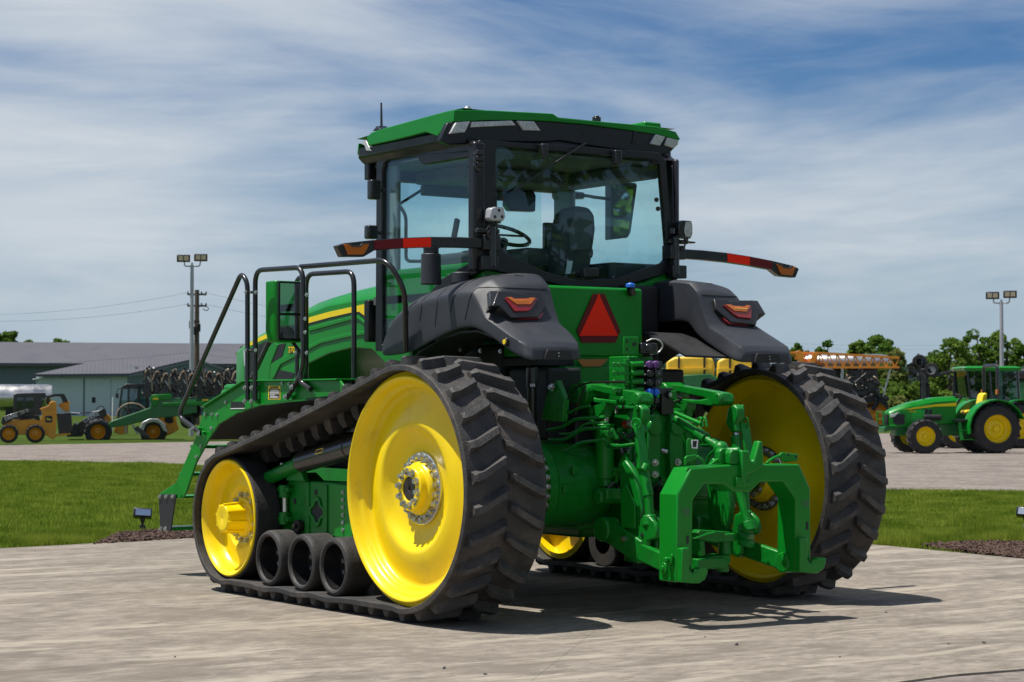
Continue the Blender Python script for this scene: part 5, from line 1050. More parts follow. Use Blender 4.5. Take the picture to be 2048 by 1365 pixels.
# ------------------------------------------------------------------ background
GZ = -0.07
class LF:
    """local frame of a far thing: u to the right as seen from the pad, v away, w up; measured from photograph columns at one distance"""
    def __init__(s, px, pyg, dist=None):
        g_ = AZ(px, pyg, GZ) if dist is None else None
        d = ray(px, 800); az = math.atan2(d.x, d.y)
        if dist is None: s.o = g_; s.dep = (g_-CAM).dot(FW)
        else:
            r_ = ray(px, 800); s.o = CAM + r_*dist; s.o.z = GZ; s.dep = dist
        s.k = s.dep/FPX; s.px = px; s.pyg = 682.5 - FPX*((s.o-CAM).dot(UP))/s.dep; s.rz = -az
    def __call__(s, px, py, v=0.0): return Vector(((px-s.px)*s.k, v, (s.pyg-py)*s.k))
def wheel(par, c, ax, r, wd, rimr, rim_m, lugs=18, name='wheel', tyre='rubber_dark'):
    ax = Vector(ax).normalized(); c = Vector(c)
    b = MB(); b.lathe([(rimr,-wd*.42),(rimr*1.05,-wd*.5),(r*.90,-wd*.5),(r*.97,-wd*.38),(r*.975,0),(r*.97,wd*.38),(r*.90,wd*.5),(rimr*1.05,wd*.5),(rimr,wd*.42)], c, ax, 40)
    e0 = b.ring((0,0,0), ax, 1, 360)
    for i in range(lugs*2):
        sd_ = -1 if i % 2 else 1; a = int(i*360/(lugs*2)) % 360; a2 = int(a+360/lugs*.55) % 360
        p0 = c + e0[a]*(r*.975) + ax*(sd_*wd*.02); p1 = c + e0[a2]*(r*.965) + ax*(sd_*wd*.5)
        b.bar(p0, p1, r*.075, r*.07, up=e0[a])
    o = b.build(name, tyre, par, smooth=35)
    q = MB(); q.lathe([(0,-wd*.10),(rimr*.35,-wd*.10),(rimr*.40,-wd*.16),(rimr*.62,-wd*.12),(rimr*.80,-wd*.02),(rimr*.93,-wd*.10),(rimr*1.02,-wd*.46),(rimr*1.05,-wd*.5),(rimr*1.05,wd*.5),(rimr*.9,wd*.4),(rimr*.85,wd*.1),(0,wd*.1)], c, ax, 36); rm_ = q.build('rim', rim_m, o, smooth=38)
    q = MB(); q.cyl(c-ax*wd*.10, c-ax*wd*.30, rimr*.24, rimr*.20, n=14); q.build('hub', rim_m, o, bevel=.01)
    return o
def part(par, poly, v0, v1, name, m, bev=.015):
    q = MB(); q.prism([Vector((p.x, v0, p.z)) for p in poly], (0, v1-v0, 0)); return q.build(name, m, par, smooth=28, bevel=bev)
DEER = [(-.9,-.1),(-.55,.08),(-.25,.0),(.15,.12),(.35,.35),(.30,.62),(.45,.40),(.52,.66),(.58,.38),(.78,.30),(.80,.22),(.58,.18),(.52,-.05),(.75,-.28),(.95,-.30),(.70,-.40),(.30,-.22),(-.20,-.28),(-.55,-.42),(-.95,-.38),(-.60,-.28),(-.70,-.15)]

# --- skid steer loader, far left
f = LF(45, 886)
sk = thing('skid_steer_loader', 'black and amber skid steer loader with a black cab at the far left', 'skid steer', f.o, f.rz)
for v_ in (0.0, 1.15):
    for px in (18, 70): wheel(sk, f(px, 868, v_), (0,1,0), 18.5*f.k, .26, 12*f.k, 'amber_yellow', 14)
part(sk, [f(*p) for p in ((2,868),(8,846),(40,838),(80,840),(84,826),(78,818),(95,812),(98,806),(104,802),(111,806),(112,832),(110,868),(114,872),(104,880),(92,872))], .12, 1.06, 'chassis_body', 'amber_yellow')
part(sk, [f(*p) for p in ((26,828),(27,790),(32,787),(88,786),(92,792),(80,815),(82,830),(60,836))], .20, .98, 'cab', 'black')
part(sk, [f(*p) for p in ((31,824),(34,796),(46,795),(46,822))], .185, .21, 'side_window', 'glass_dark', 0)
part(sk, [f(*p) for p in ((50,820),(50,796),(66,795),(66,815))], .185, .21, 'side_window', 'glass_dark', 0)
part(sk, [f(*p) for p in ((80,815),(82,797),(88,797),(89,812))], .185, .21, 'rear_window', 'glass_dark', 0)
part(sk, [f(*p) for p in ((3,846),(6,834),(54,818),(64,820),(64,826),(52,829),(6,850))], .02, .16, 'lift_arm', 'black')
part(sk, [f(*p) for p in ((38,841),(42,836),(76,830),(80,842),(66,838))], .08, .14, 'arm_link', 'black_matt')
q = MB(); q.frame([f(*p, 1.0) for p in ((92,792),(108,788),(127,788),(136,806),(124,806),(112,812),(98,812),(90,806))], [f(*p, 1.0) for p in ((98,796),(110,793),(120,794),(124,804),(120,808),(114,812),(106,810),(100,804))], (0,.12,0)); q.build('rear_frame', 'black', sk, bevel=.02)
part(sk, [f(*p) for p in ((115,812),(124,804),(130,802),(138,804),(138,824),(128,824))], 1.0, 1.2, 'arm_tower', 'amber_yellow')
part(sk, [f(*p) for p in ((112,828),(140,826),(143,860),(136,869),(116,868))], .16, 1.0, 'rear_door', 'black')
part(sk, [f(*p) for p in ((114,869),(138,866),(140,870),(114,874))], .16, 1.0, 'counterweight', 'amber_yellow')
part(sk, [f(*p) for p in ((89,833),(91,832),(101,832),(103,834),(103,844),(101,846),(91,846),(89,844))], .105, .118, 'logo_plate', 'black', 0)
c = f(96,839,.10); q = MB(); q.prism([c+Vector((x*-6*f.k*.9, 0, y*6*f.k*.9)) for x, y in DEER], (0,.004,0)); q.build('logo_deer', 'text_yellow', sk)
a = Vector((math.cos(.36), 0, math.sin(.36)))
text('DEERE', .165, 'boom_lettering', 'text_white', sk, f(11,842,.015), a, (-a.z,0,a.x), .003)
text('331 G', .12, 'model_lettering', 'text_white', sk, f(41,829,.015), a, (-a.z,0,a.x), .003)

# --- wheel loader behind the planter
f = LF(250, 876)
wl_ = thing('wheel_loader', 'amber wheel loader with lowered black boom behind the green planter', 'wheel loader', f.o, f.rz)
for v_ in (.3, 1.9):
    wheel(wl_, f(197, 864, v_), (0,1,0), 27*f.k, .42, 14*f.k, 'amber_yellow', 16); wheel(wl_, f(306, 864, v_), (0,1,0), 27*f.k, .42, 13*f.k, 'amber_yellow', 16)
part(wl_, [f(*p) for p in ((137,873),(145,858),(160,845),(205,818),(212,820),(214,830),(196,846),(176,858),(165,874))], .55, .85, 'loader_boom', 'black')
part(wl_, [f(*p) for p in ((135,874),(150,846),(158,850),(160,874))], .1, 2.3, 'bucket', 'black_matt')
part(wl_, [f(*p) for p in ((190,846),(205,828),(217,830),(226,842),(210,848))], .7, 1.6, 'boom_tower', 'amber_yellow')
part(wl_, [f(*p) for p in ((228,866),(230,850),(256,850),(256,868),(240,870))], .6, 1.7, 'centre_joint', 'amber_yellow')
part(wl_, [f(*p) for p in ((234,838),(242,775),(252,769),(292,768),(296,775),(298,845),(240,848))], .5, 1.8, 'cab', 'glass_dark', .02)
for l in (((234,838),(242,775),(246,775),(238,838)), ((254,845),(255,771),(259,771),(258,845)), ((274,845),(274,770),(280,770),(280,845)), ((291,845),(290,770),(296,775),(298,845)), ((242,775),(252,768),(292,768),(296,775),(292,778),(248,778))):
    part(wl_, [f(*p) for p in l], .47, 1.83, 'cab_pillar', 'black', .01)
q = MB(); q.tube([f(246,778,.4), f(236,778,.3), f(233,786,.3)], .02, 6); q.box(f(234,792,.3), (.12,.06,.2)); q.build('cab_mirror', 'black', wl_)
part(wl_, [f(*p) for p in ((300,872),(306,838),(316,832),(350,828),(354,848),(358,858),(352,864),(335,872))], .5, 1.8, 'engine_cover', 'amber_yellow', .05)
part(wl_, [f(*p) for p in ((328,836),(344,832),(346,846),(336,848),(328,844))], .48, .52, 'cover_vent', 'black_matt', 0)
part(wl_, [f(*p) for p in ((278,860),(284,845),(298,838),(314,838),(328,848),(334,866),(326,862),(318,848),(306,844),(292,848),(286,862))], .05, .55, 'rear_fender', 'lamp_grey', .02)
part(wl_, [f(*p) for p in ((176,852),(188,842),(204,840),(222,850),(218,854),(200,846),(186,850))], .05, .55, 'front_fender', 'plastic', .02)
for l in (((250,868),(254,868),(252,845),(248,845)), ((273,870),(277,870),(268,850),(262,850))): part(wl_, [f(*p) for p in l], .35, .45, 'ladder', 'galv', 0)
a = Vector((math.cos(.50), 0, math.sin(.50)))
text('DEERE', .24, 'boom_lettering', 'text_white', wl_, f(170,846.5,.545), a, (-a.z,0,a.x), .003)
for k in range(3):
    q = MB(); q.tube([f(142+k*2,826+k*2,.6), f(170,828-k,.6), f(200,822+k,.6)], .025, 6); q.build('hydraulic_line', 'black' if k else 'galv', wl_)
q = MB(); q.tube([f(190,826,.62), f(196,814,.62), f(206,812,.62), f(211,822,.62)], .02, 6, .2); q.build('hydraulic_hose', 'black', wl_)
q = MB(); q.cyl(f(226,795,.2), f(225,862,.2), .03, n=8); q.build('marker_rod', 'white', wl_)

# --- folded row-crop planter
f = LF(360, 878)
pl_ = thing('planter', 'folded green planter with a row of black row units raised behind the steps', 'planter', f.o, f.rz)
part(pl_, [f(*p) for p in ((218,848),(226,842),(300,816),(304,796),(310,790),(344,789),(345,800),(392,800),(394,826),(350,834),(300,838),(262,850),(222,856))], .2, .6, 'tongue', 'green_old', .03)
part(pl_, [f(*p) for p in ((300,800),(304,790),(342,788),(344,798),(320,800),(310,815))], .15, .25, 'hinge_tower', 'green', .02)
part(pl_, [f(*p) for p in ((325,806),(440,803),(440,811),(325,812))], .1, .2, 'fold_cylinder', 'green', .01)
part(pl_, [f(*p) for p in ((330,798),(480,792),(480,806),(330,806))], .6, .9, 'toolbar', 'green_old', .02)
part(pl_, [f(*p) for p in ((400,800),(440,796),(440,822),(404,826))], .3, .9, 'frame_box', 'green_old', .02)
for l in (((306,796),(317,796),(317,800),(306,800)), ((404,799),(416,799),(416,802),(404,802))): part(pl_, [f(*p) for p in l], .08, .14, 'warning_strip', 'text_yellow', 0)
part(pl_, [f(*p) for p in ((268,858),(276,852),(300,872),(294,878))], .2, .4, 'jack_stand', 'black', .01)
wheel(pl_, f(384,822,1.0), (0,1,0), 18*f.k, .3, 7*f.k, 'lamp_grey', 10, 'gauge_wheel'); wheel(pl_, f(376,842,.6), (0,1,0), 16*f.k, .3, 6*f.k, 'black', 10, 'gauge_wheel')
q = MB(); q.tube([f(232,838,.3), f(238,818,.3), f(256,806,.3), f(280,808,.3), f(296,824,.3)], .03, 6, .3); q.tube([f(240,840,.3), f(246,822,.3), f(256,812,.3), f(258,830,.3)], .03, 6, .3); q.build('hose_bundle', 'hose', pl_)
random.seed(11)
for k in range(5):
    q = MB(); x0 = 236+k*8; q.tube([f(x0,842,.25), f(x0+4+random.uniform(-4,4),820,.25), f(x0+14,812+random.uniform(-4,6),.25), f(x0+24,834,.25)], .022, 6, .3); q.build('hose_bundle', 'black', pl_)
for r_ in range(11):                                        # row units
    px = 296 + r_*17.5; vv = .45 + (r_ % 2)*.35; base = 795; tp = 738 + (r_ % 3)*4
    u = MB(); u.prism([f(*p, vv) for p in ((px-8,base),(px-9,base-20),(px-3,base-34),(px+5,base-36),(px+8,base-14),(px+6,base))], (0,.25,0)); u.bar(f(px-2,base-30,vv+.1), f(px+2,tp+4,vv+.1), .14, .2); u.cyl(f(px-5,base-8,vv-.05), f(px-5,base-8,vv+.02), .10, n=14); u.cyl(f(px+5,base-26,vv-.06), f(px+5,base-26,vv+.02), .09, n=14); u.cyl(f(px+3,tp+6,vv-.02), f(px+3,tp+6,vv+.14), .085, n=12); u.cyl(f(px-6,tp+8,vv+.04), f(px-6,tp+8,vv+.14), .065, n=12)
    for j in range(60):
        c = f(px+random.uniform(-11,11), random.uniform(tp-6, base-2), vv+random.uniform(-.2,.4)); rr = Euler((random.uniform(0,3), random.uniform(0,3), random.uniform(0,3))).to_matrix()
        u.box(c, (random.uniform(.03,.14), random.uniform(.02,.07), random.uniform(.02,.07)), rr)
    ro = u.build('row_unit', 'black', pl_, smooth=0)
    h = MB(); h.tube([f(px-8,tp+18,vv-.1), f(px-4,tp+4,vv-.1), f(px+2,tp,vv-.1), f(px+5,tp+7,vv-.1), f(px+9,base-12,vv-.1)], .032, 8, .15); h.build('seed_tube', 'hose', ro)
    h = MB(); h.cyl(f(px-1,tp+16,vv-.12), f(px+5,tp+26,vv-.12), .030, n=8); h.build('bright_rod', 'zinc', ro)
    if r_ % 3 == 1:
        h = MB(); h.cyl(f(px+7,tp+26,vv-.13), f(px+12,tp+38,vv-.13), .035, n=8); h.build('actuator', 'hose', ro)

# --- steel tank at the far left
f = LF(20, 840, 120)
tk = thing('storage_tank', 'horizontal stainless steel tank behind the skid steer', 'tank', f.o, f.rz)
q = MB(); r_ = 27*f.k; q.lathe([(0,-1.9),(r_*.45,-1.86),(r_*.8,-1.7),(r_*.97,-1.4),(r_,-1.0),(r_,1.75),(r_*.95,2.0),(0,2.05)], f(34,796,1), (1,0,0), 40); t0 = q.build('tank_shell', 'stainless', tk, smooth=40)
for x in (-.9,.0,.9):
    q = MB(); q.lathe([(r_*1.0,-.04),(r_*1.015,-.03),(r_*1.015,.03),(r_*1.0,.04)], f(34,796,1)+Vector((x,0,0)), (1,0,0), 40); q.build('tank_band', 'stainless', tk)
part(tk, [f(*p) for p in ((10,840),(12,818),(60,818),(62,840))], .6, 1.4, 'cradle', 'black_matt')

# --- sheds
def ribbed(name, col, rough=.5, sc=4.0, bump=.5):
    m = mat(name, col, rough, var=.08, vscale=.3); t = m.node_tree; b = t.nodes['Principled BSDF']; tcn = N(t, 'ShaderNodeTexCoord')
    wv = N(t, 'ShaderNodeTexWave', wave_type='BANDS', bands_direction='X'); wv.inputs['Scale'].default_value = sc; t.links.new(tcn.outputs['Object'], wv.inputs['Vector'])
    bp = N(t, 'ShaderNodeBump'); bp.inputs['Strength'].default_value = bump; bp.inputs['Distance'].default_value = .05; t.links.new(wv.outputs['Fac'], bp.inputs['Height']); t.links.new(bp.outputs[0], b.inputs['Normal']); return m
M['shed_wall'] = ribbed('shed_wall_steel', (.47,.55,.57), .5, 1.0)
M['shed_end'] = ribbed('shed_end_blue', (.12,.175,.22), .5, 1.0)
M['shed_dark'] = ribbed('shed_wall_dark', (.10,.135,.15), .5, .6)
M['shed_roof'] = ribbed('shed_roof_grey', (.080,.080,.092), .65, .8, .3)
f = LF(240, 827, 200)
sh = thing('machine_shed', 'low pale green steel shed with grey roof and sliding doors', 'shed', f.o, f.rz)
def fbox(par, l, v0, v1, name, m, bev=0.0): return part(par, [f(*p) for p in l], v0, v1, name, m, bev)
fbox(sh, ((76,834),(76,754),(254,754),(254,834)), 0, 18, 'wall', 'shed_wall')
fbox(sh, ((80,834),(80,757),(169,757),(169,834)), -.12, -.02, 'sliding_door', 'shed_wall'); fbox(sh, ((170.5,834),(170.5,757),(221,757),(221,834)), -.12, -.02, 'sliding_door', 'shed_wall')
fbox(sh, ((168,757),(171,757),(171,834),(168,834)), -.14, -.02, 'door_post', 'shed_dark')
fbox(sh, ((185,795),(192,795),(192,806),(185,806)), -.16, -.10, 'door_window', 'black_matt')
q = MB(); e0, e1, r0, r1 = f(72,754,-.9), f(258,752,-.9), f(225,716,9), f(400,716,9)
q.prism([e0, e1, r1, r0], (0,0,.22)); q.build('roof', 'shed_roof', sh)
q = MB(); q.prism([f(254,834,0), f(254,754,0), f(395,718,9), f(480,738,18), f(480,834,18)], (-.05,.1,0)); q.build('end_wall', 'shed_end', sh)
q = MB(); q.prism([f(258,751,-.9), f(400,715,9), f(500,742,20), f(500,745,20), f(400,719,9), f(258,755,-.9)], (.0,-.2,0)); q.build('roof_edge', 'shed_dark', sh)
q = MB(); q.cyl(f(270,745,2), f(270,733,2), .25, n=8); q.build('roof_vent', 'galv', sh)
q = MB(); q.cyl(f(76,760,-.2), f(76,758,-.2), .3, n=8); q.build('yard_lamp', 'white', sh)
f = LF(200, 820, 300)
bs = thing('long_storage_building', 'very long building with wide grey roof behind the low shed', 'building', f.o, f.rz)
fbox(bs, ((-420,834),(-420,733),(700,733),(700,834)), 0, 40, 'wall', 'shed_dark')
q = MB(); q.prism([f(-440,734,-1), f(720,734,-1), f(720,686,20), f(-440,684,20)], (0,0,.5)); q.build('roof', 'shed_roof', bs)
q = MB(); q.prism([f(-440,684,20), f(720,686,20), f(720,734,41), f(-440,734,41)], (0,0,.5)); q.build('roof', 'shed_roof', bs)

# --- light poles and utility pole
def light_pole(px, pyg, dist, ptop, label, hx):
    f = LF(px, pyg, dist); t_ = thing('light_pole', label, 'light pole', f.o, f.rz, 'yard light poles')
    q = MB(); q.cyl((0,0,0), (0,0,(f.pyg-ptop-20)*f.k), .11, .075, n=14); q.build('pole', 'galv', t_)
    q = MB(); z = (f.pyg-ptop-25)*f.k; q.tube([(-.32,0,z+.30),(-.32,0,z+.05),(.32,0,z+.05),(.36,0,z+.35)], .03, 8, .1); q.cyl((0,0,z-.1),(0,0,z+.2),.04,n=10); q.build('bracket', 'galv', t_)
    for sgn, dz in ((-1,.38),(1,.42)):
        q = MB(); q.box((sgn*.36,0,z+dz), (.56,.16,.30), Euler((.25,0,0)).to_matrix()); h = q.build('floodlight', 'black', t_, bevel=.02)
        for k in (-1, 1):
            q = MB(); q.box((sgn*.36+k*.115,-.085,z+dz), (.19,.01,.19), Euler((.25,0,0)).to_matrix()); q.build('lamp_panel', 'hose_light', h)
M['hose_light'] = mat('led_panel', (.62,.56,.38), .3, var=.1, coat=.5)
light_pole(383, 870, 86, 510, 'tall pale pole with two floodlights left of the tractor', 0)
light_pole(2004, 870, 86, 584, 'tall pale pole with two floodlights above the small tractors', 0)
f = LF(393, 850, 130)
up_ = thing('utility_pole', 'brown wooden utility pole with crossarms beside the light pole', 'utility pole', f.o, f.rz)
q = MB(); q.cyl(f(393,850), f(393,580), .20, .14, n=12); q.build('pole', 'wood_pole', up_)
for py in (589, 612):
    q = MB(); q.bar(f(374,py), f(412,py), .1, .12); ca = q.build('crossarm', 'wood_pole', up_)
    for px in (375, 384, 402, 411):
        q = MB(); q.cyl(f(px,py-1), f(px,py-6), .06, .03, n=8); q.build('insulator', 'dark_steel', ca)
q = MB(); q.tube([f(404,612), f(412,612), f(417,618), f(412,622), f(405,618)], .03, 6, .15); q.build('wire_loop', 'black', up_)
for k in range(7):
    px = 381 + (k*37 % 22); q = MB(); q.box(f(px,650+(k % 3)*6,-.2), (.22,.22,.5)); q.cyl(f(px,648,-.2), f(px,640,-.2), .05, n=6); q.build('transformer_part', 'dark_steel', up_, bevel=.03)
def wire(a, b_, sag, label):
    pts = [a.lerp(b_, i/16)-Vector((0,0,sag*4*(i/16)*(1-i/16))) for i in range(17)]; q = MB(); q.tube(pts, .007, 4); o = q.build('power_line', 'black_matt'); tag(o, label, 'power line', 'overhead power lines')
P0 = AD(-300,612,150); P1 = AD(375,586,130); P2_ = AD(411,586,130); P3 = AD(1150,640,200)
wire(P0, P1, 1.0, 'thin overhead wire running left from the top crossarm of the utility pole'); wire(AD(-300,618,150), AD(375,609,130), 1.0, 'thin overhead wire running left from the lower crossarm of the utility pole')
wire(P2_, P3, 1.5, 'thin overhead wire running right from the top crossarm of the utility pole'); wire(AD(411,609,130), AD(1150,655,200), 1.5, 'thin overhead wire running right from the lower crossarm of the utility pole')
wire(AD(1150,652,260), AD(2300,668,260), 2.0, 'upper of two faint wires above the trees on the right'); wire(AD(1150,660,260), AD(2300,676,260), 2.0, 'lower of two faint wires above the trees on the right')
wire(AD(-120,728,170), AD(377,706,130), .3, 'cable crossing in front of the grey shed roof left of the light pole'); wire(AD(377,706,130), AD(700,720,170), .3, 'cable crossing in front of the grey shed roof right of the light pole')

# --- flood lamps on the ground beside the pad
for px, py, lb, rz in ((285,1066,'black ground floodlight on the mulch left of the tractor', .0), (2052,1064,'silver framed ground floodlight at the right edge of the lawn', -.2)):
    g_ = AZ(px, py, -.03); d = ray(px, 800); az = math.atan2(d.x, d.y); t_ = thing('ground_floodlight', lb, 'floodlight', g_, -az+rz, 'floodlights beside the pad')
    q = MB(); q.bb(-.033,.033,-.03,.03,0,.085); q.build('junction_box', 'plastic' if px < 1000 else 'lamp_grey', t_, bevel=.006)
    q = MB(); q.cyl((0,0,.08),(0,0,.12),.015); q.prism([(-.02,-.02,.115),(.02,-.02,.115),(.03,-.02,.17),(-.03,-.02,.17)], (0,.04,0)); q.build('neck', 'black', t_, bevel=.004)
    rr = Euler((-.35,.07,0)).to_matrix(); q = MB(); q.box((0,0,.215), (.205,.10,.105), rr); h = q.build('lamp_head', 'black', t_, bevel=.012)
    q = MB(); q.box(Vector((0,0,.215))+rr @ Vector((.005,-.052,0)), (.165,.004,.072), rr); q.build('lamp_glass', 'mirror', h)

# --- small tractors on the right
def small_tractor(px, pyg, a_deg, label, cab_):
    g_ = AZ(px, pyg, GZ); d = ray(px, 800); az = math.atan2(d.x, d.y)
    t_ = thing('utility_tractor', label, 'tractor', g_, -az+PI+R(a_deg), 'small green tractors parked on the gravel')
    # local: x forwards, y to its left (towards the pad), z up; origin below the rear axle on the centre line
    WB, TR = 2.08, .74
    for s in (1, -1):
        wheel(t_, (0, s*TR, .70), (0,-s,0), .70, .44, .38, 'yellow', 19, 'rear_wheel'); wheel(t_, (WB, s*TR, .49), (0,-s,0), .49, .32, .265, 'yellow', 16, 'front_wheel')
    q = MB(); q.bb(-.25,.9,-.30,.30,.45,.95); q.bb(.85,2.75,-.22,.22,.50,.85); q.cyl((0,-.72,.70),(0,.72,.70),.14); q.bb(WB-.1,WB+.1,-.6,.6,.40,.58); q.build('chassis', 'green_old', t_, bevel=.03)
    secs = [[Vector((x,-w_,z0)), Vector((x,-w_,z1)), Vector((x,-w_*.72,z2)), Vector((x,w_*.72,z2)), Vector((x,w_,z1)), Vector((x,w_,z0))] for x, w_, z0, z1, z2 in ((.98,.30,.85,1.50,1.62),(1.6,.31,.82,1.46,1.585),(2.3,.31,.75,1.34,1.45),(2.75,.30,.74,1.20,1.29),(2.95,.27,.76,1.12,1.18))]
    q = MB(); q.loft(secs); hd = q.build('hood', 'green', t_, smooth=28, bevel=.02)
    for s in (1, -1):
        q = MB(); q.prism([(.98,s*.312,1.44),(1.6,s*.322,1.39),(2.3,s*.322,1.29),(2.55,s*.322,1.24),(2.3,s*.322,1.25),(1.6,s*.322,1.33),(.98,s*.312,1.34)], (0,s*.006,0)); q.build('hood_stripe', 'yellow', hd)
        for x0 in (1.72, 1.84):
            for z0 in (.92, 1.10): q = MB(); q.prism([(x0,s*.315,z0),(x0+.09,s*.315,z0),(x0+.06,s*.315,z0+.15),(x0-.03,s*.315,z0+.15)], (0,s*.006,0)); q.build('side_vent', 'black_matt', hd)
        q = MB(); q.prism([(2.50,s*.318,1.12),(2.86,s*.29,1.10),(2.82,s*.29,.86),(2.70,s*.31,.80),(2.52,s*.318,.84)], (0,s*.008,0)); q.build('grille', 'black_matt', hd)
        q = MB(); q.prism([(2.66,s*.312,1.18),(2.93,s*.285,1.10),(2.93,s*.285,1.02),(2.80,s*.30,1.04)], (0,s*.014,0)); q.build('headlamp', 'lens_clear', hd, bevel=.01)
        # fender over the rear wheel
        q = MB(); sec = []
        for k in range(11):
            a = R(-10+k*17); c0 = (-math.cos(a)*-.83 if False else math.cos(a)*.84, .70+math.sin(a)*.84)
            c1 = (math.cos(a)*.80, .70+math.sin(a)*.80); sec.append([Vector((c0[0],s*.46,c0[1])), Vector((c0[0],s*.98,c0[1])), Vector((c1[0],s*.98,c1[1])), Vector((c1[0],s*.46,c1[1]))])
        q.loft(sec); q.build('fender', 'green', t_, smooth=40)
        q = MB(); q.prism([(math.cos(R(a))*.82, s*.47, .70+math.sin(R(a))*.82) for a in range(-10, 171, 15)], (0, s*-.03, 0)); q.build('fender_side', 'green_old', t_)
    text('5075E', .085, 'model_number', 'text_yellow', hd, (2.38,.324,1.16), (-1,0,0), (0,0,1), .002)
    q = MB(); q.box((2.98,0,.95), (.04,.5,.3)); q.build('grille', 'black_matt', hd)
    q = MB()
    for s in (1,-1): q.tube([(2.75,s*.3,.78),(3.12,s*.3,.78),(3.12,s*.3,1.18)], .025, 8, .06)
    q.bar((3.12,-.3,1.18),(3.12,.3,1.18),.03,.03); q.bar((3.12,-.3,.98),(3.12,.3,.98),.02,.02); q.build('brush_guard', 'green', t_)
    q = MB(); q.prism([(2.55,-.26,.72),(3.1,-.26,.60),(3.1,-.26,.75),(2.6,-.26,.85)], (0,.52,0)); q.build('front_bracket', 'green_old', t_, bevel=.02)
    # steps
    for x in (.62, 1.02):
        q = MB(); q.bar((x,.66,.95),(x-.05,.74,.38),.03,.09, up=(1,0,0)); q.build('step_side', 'green', t_)
    for z in (.40, .66): q = MB(); q.bb(.6,1.0,.66,.80,z-.015,z+.015); q.build('step', 'green', t_)
    q = MB(); q.bb(.25,1.1,-.75,.75,.90,.97); q.build('floor', 'black', t_, bevel=.01)
    q = MB(); q.cyl((1.95,.33,1.02),(1.45,.33,1.02),.085,n=16); q.build('muffler', 'black_matt', t_, bevel=.02)
    q = MB(); q.cyl((1.78,-.2,1.5),(1.78,-.2,2.15),.05); q.tube([(1.78,-.2,2.12),(1.78,-.2,2.22),(1.95,-.2,2.26)], .05, 10, .1); q.build('exhaust_stack', 'black', t_)
    q = MB(); q.tube(q.ring((.72,0,1.60), (-.5,0,.85), .19, 20), .015, 6, closed=True); q.cyl((.72,0,1.6),(.98,0,1.2),.04); q.build('steering_wheel', 'black', t_)
    if not cab_:
        q = MB(); q.prism([(.02,-.22,1.70),(.10,-.22,1.73),(.17,-.22,1.66),(.26,-.22,1.26),(.66,-.22,1.22),(.70,-.22,1.16),(.62,-.22,1.10),(.12,-.22,1.10)], (0,.44,0)); q.build('seat', 'yellow', t_, bevel=.05, seg=3)
        q = MB(); q.bb(.1,.5,-.2,.2,.95,1.1); q.build('seat_base', 'black', t_)
        q = MB(); q.tube([(-.15,.56,1.0),(-.15,.56,2.42),(-.15,.50,2.50),(-.15,-.50,2.50),(-.15,-.56,2.42),(-.15,-.56,1.0)], .05, 10, .08); q.build('roll_bar', 'black', t_)
        for s in (1,-1):
            q = MB(); q.box((-.18,s*.60,1.74),(.06,.12,.2)); l_ = q.build('warning_lamp', 'black', t_, bevel=.01); q = MB(); q.box((-.12,s*.60,1.74),(.07,.10,.14)); q.build('lamp_lens', 'lens_amber', l_, bevel=.01)
        q = MB(); q.tube([(.35,.42,1.0),(.35,.46,1.42),(.0,.46,1.46),(-.10,.46,1.40)], .018, 6, .08); q.build('grab_rail', 'black', t_)
    else:
        q = MB(); q.loft([ringz(2.42,.66,-.62,1.12), ringz(2.52,.70,-.70,1.22), ringz(2.58,.60,-.5,1.0)]); q.v = [(p[1]+.55, p[0], p[2]) for p in q.v]; q.build('cab_roof', 'green', t_, bevel=.03)
        for s in (1,-1):
            for x0, x1 in ((.0,-.07),(.90,.85),(1.63,1.50)):
                q = MB(); q.bar((x0,s*.62,2.45),(x1,s*.66,1.05),.06,.06); q.build('cab_pillar', 'black', t_)
            q = MB(); q.prism([(.01,s*.63,2.42),(1.61,s*.63,2.42),(1.51,s*.66,1.1),(-.05,s*.66,1.35)], (0,-s*.01,0)); q.build('side_glass', 'glass_dark', t_, smooth=0)
        q = MB(); q.prism([(1.61,-.6,2.42),(1.61,.6,2.42),(1.51,.64,1.3),(1.51,-.64,1.3)], (-.01,0,0)); q.build('windshield', 'glass_dark', t_, smooth=0)
        q = MB(); q.prism([(.4,-.22,1.75),(.52,-.22,1.7),(.62,-.22,1.25),(1.0,-.22,1.2),(1.0,-.22,1.1),(.45,-.22,1.1)], (0,.44,0)); q.build('seat', 'black', t_, bevel=.04)
        for s in (1,-1): q = MB(); q.box((1.70,s*.5,2.5),(.08,.16,.09)); q.build('roof_lamp', 'lens_clear', t_, bevel=.01)
    return t_
small_tractor(1972, 906.0, 20, 'small open-station green tractor with yellow seat and roll bar, nearest on the gravel', False)
small_tractor(2022, 896, 20, 'small green tractor with glazed cab parked behind the open one', True)

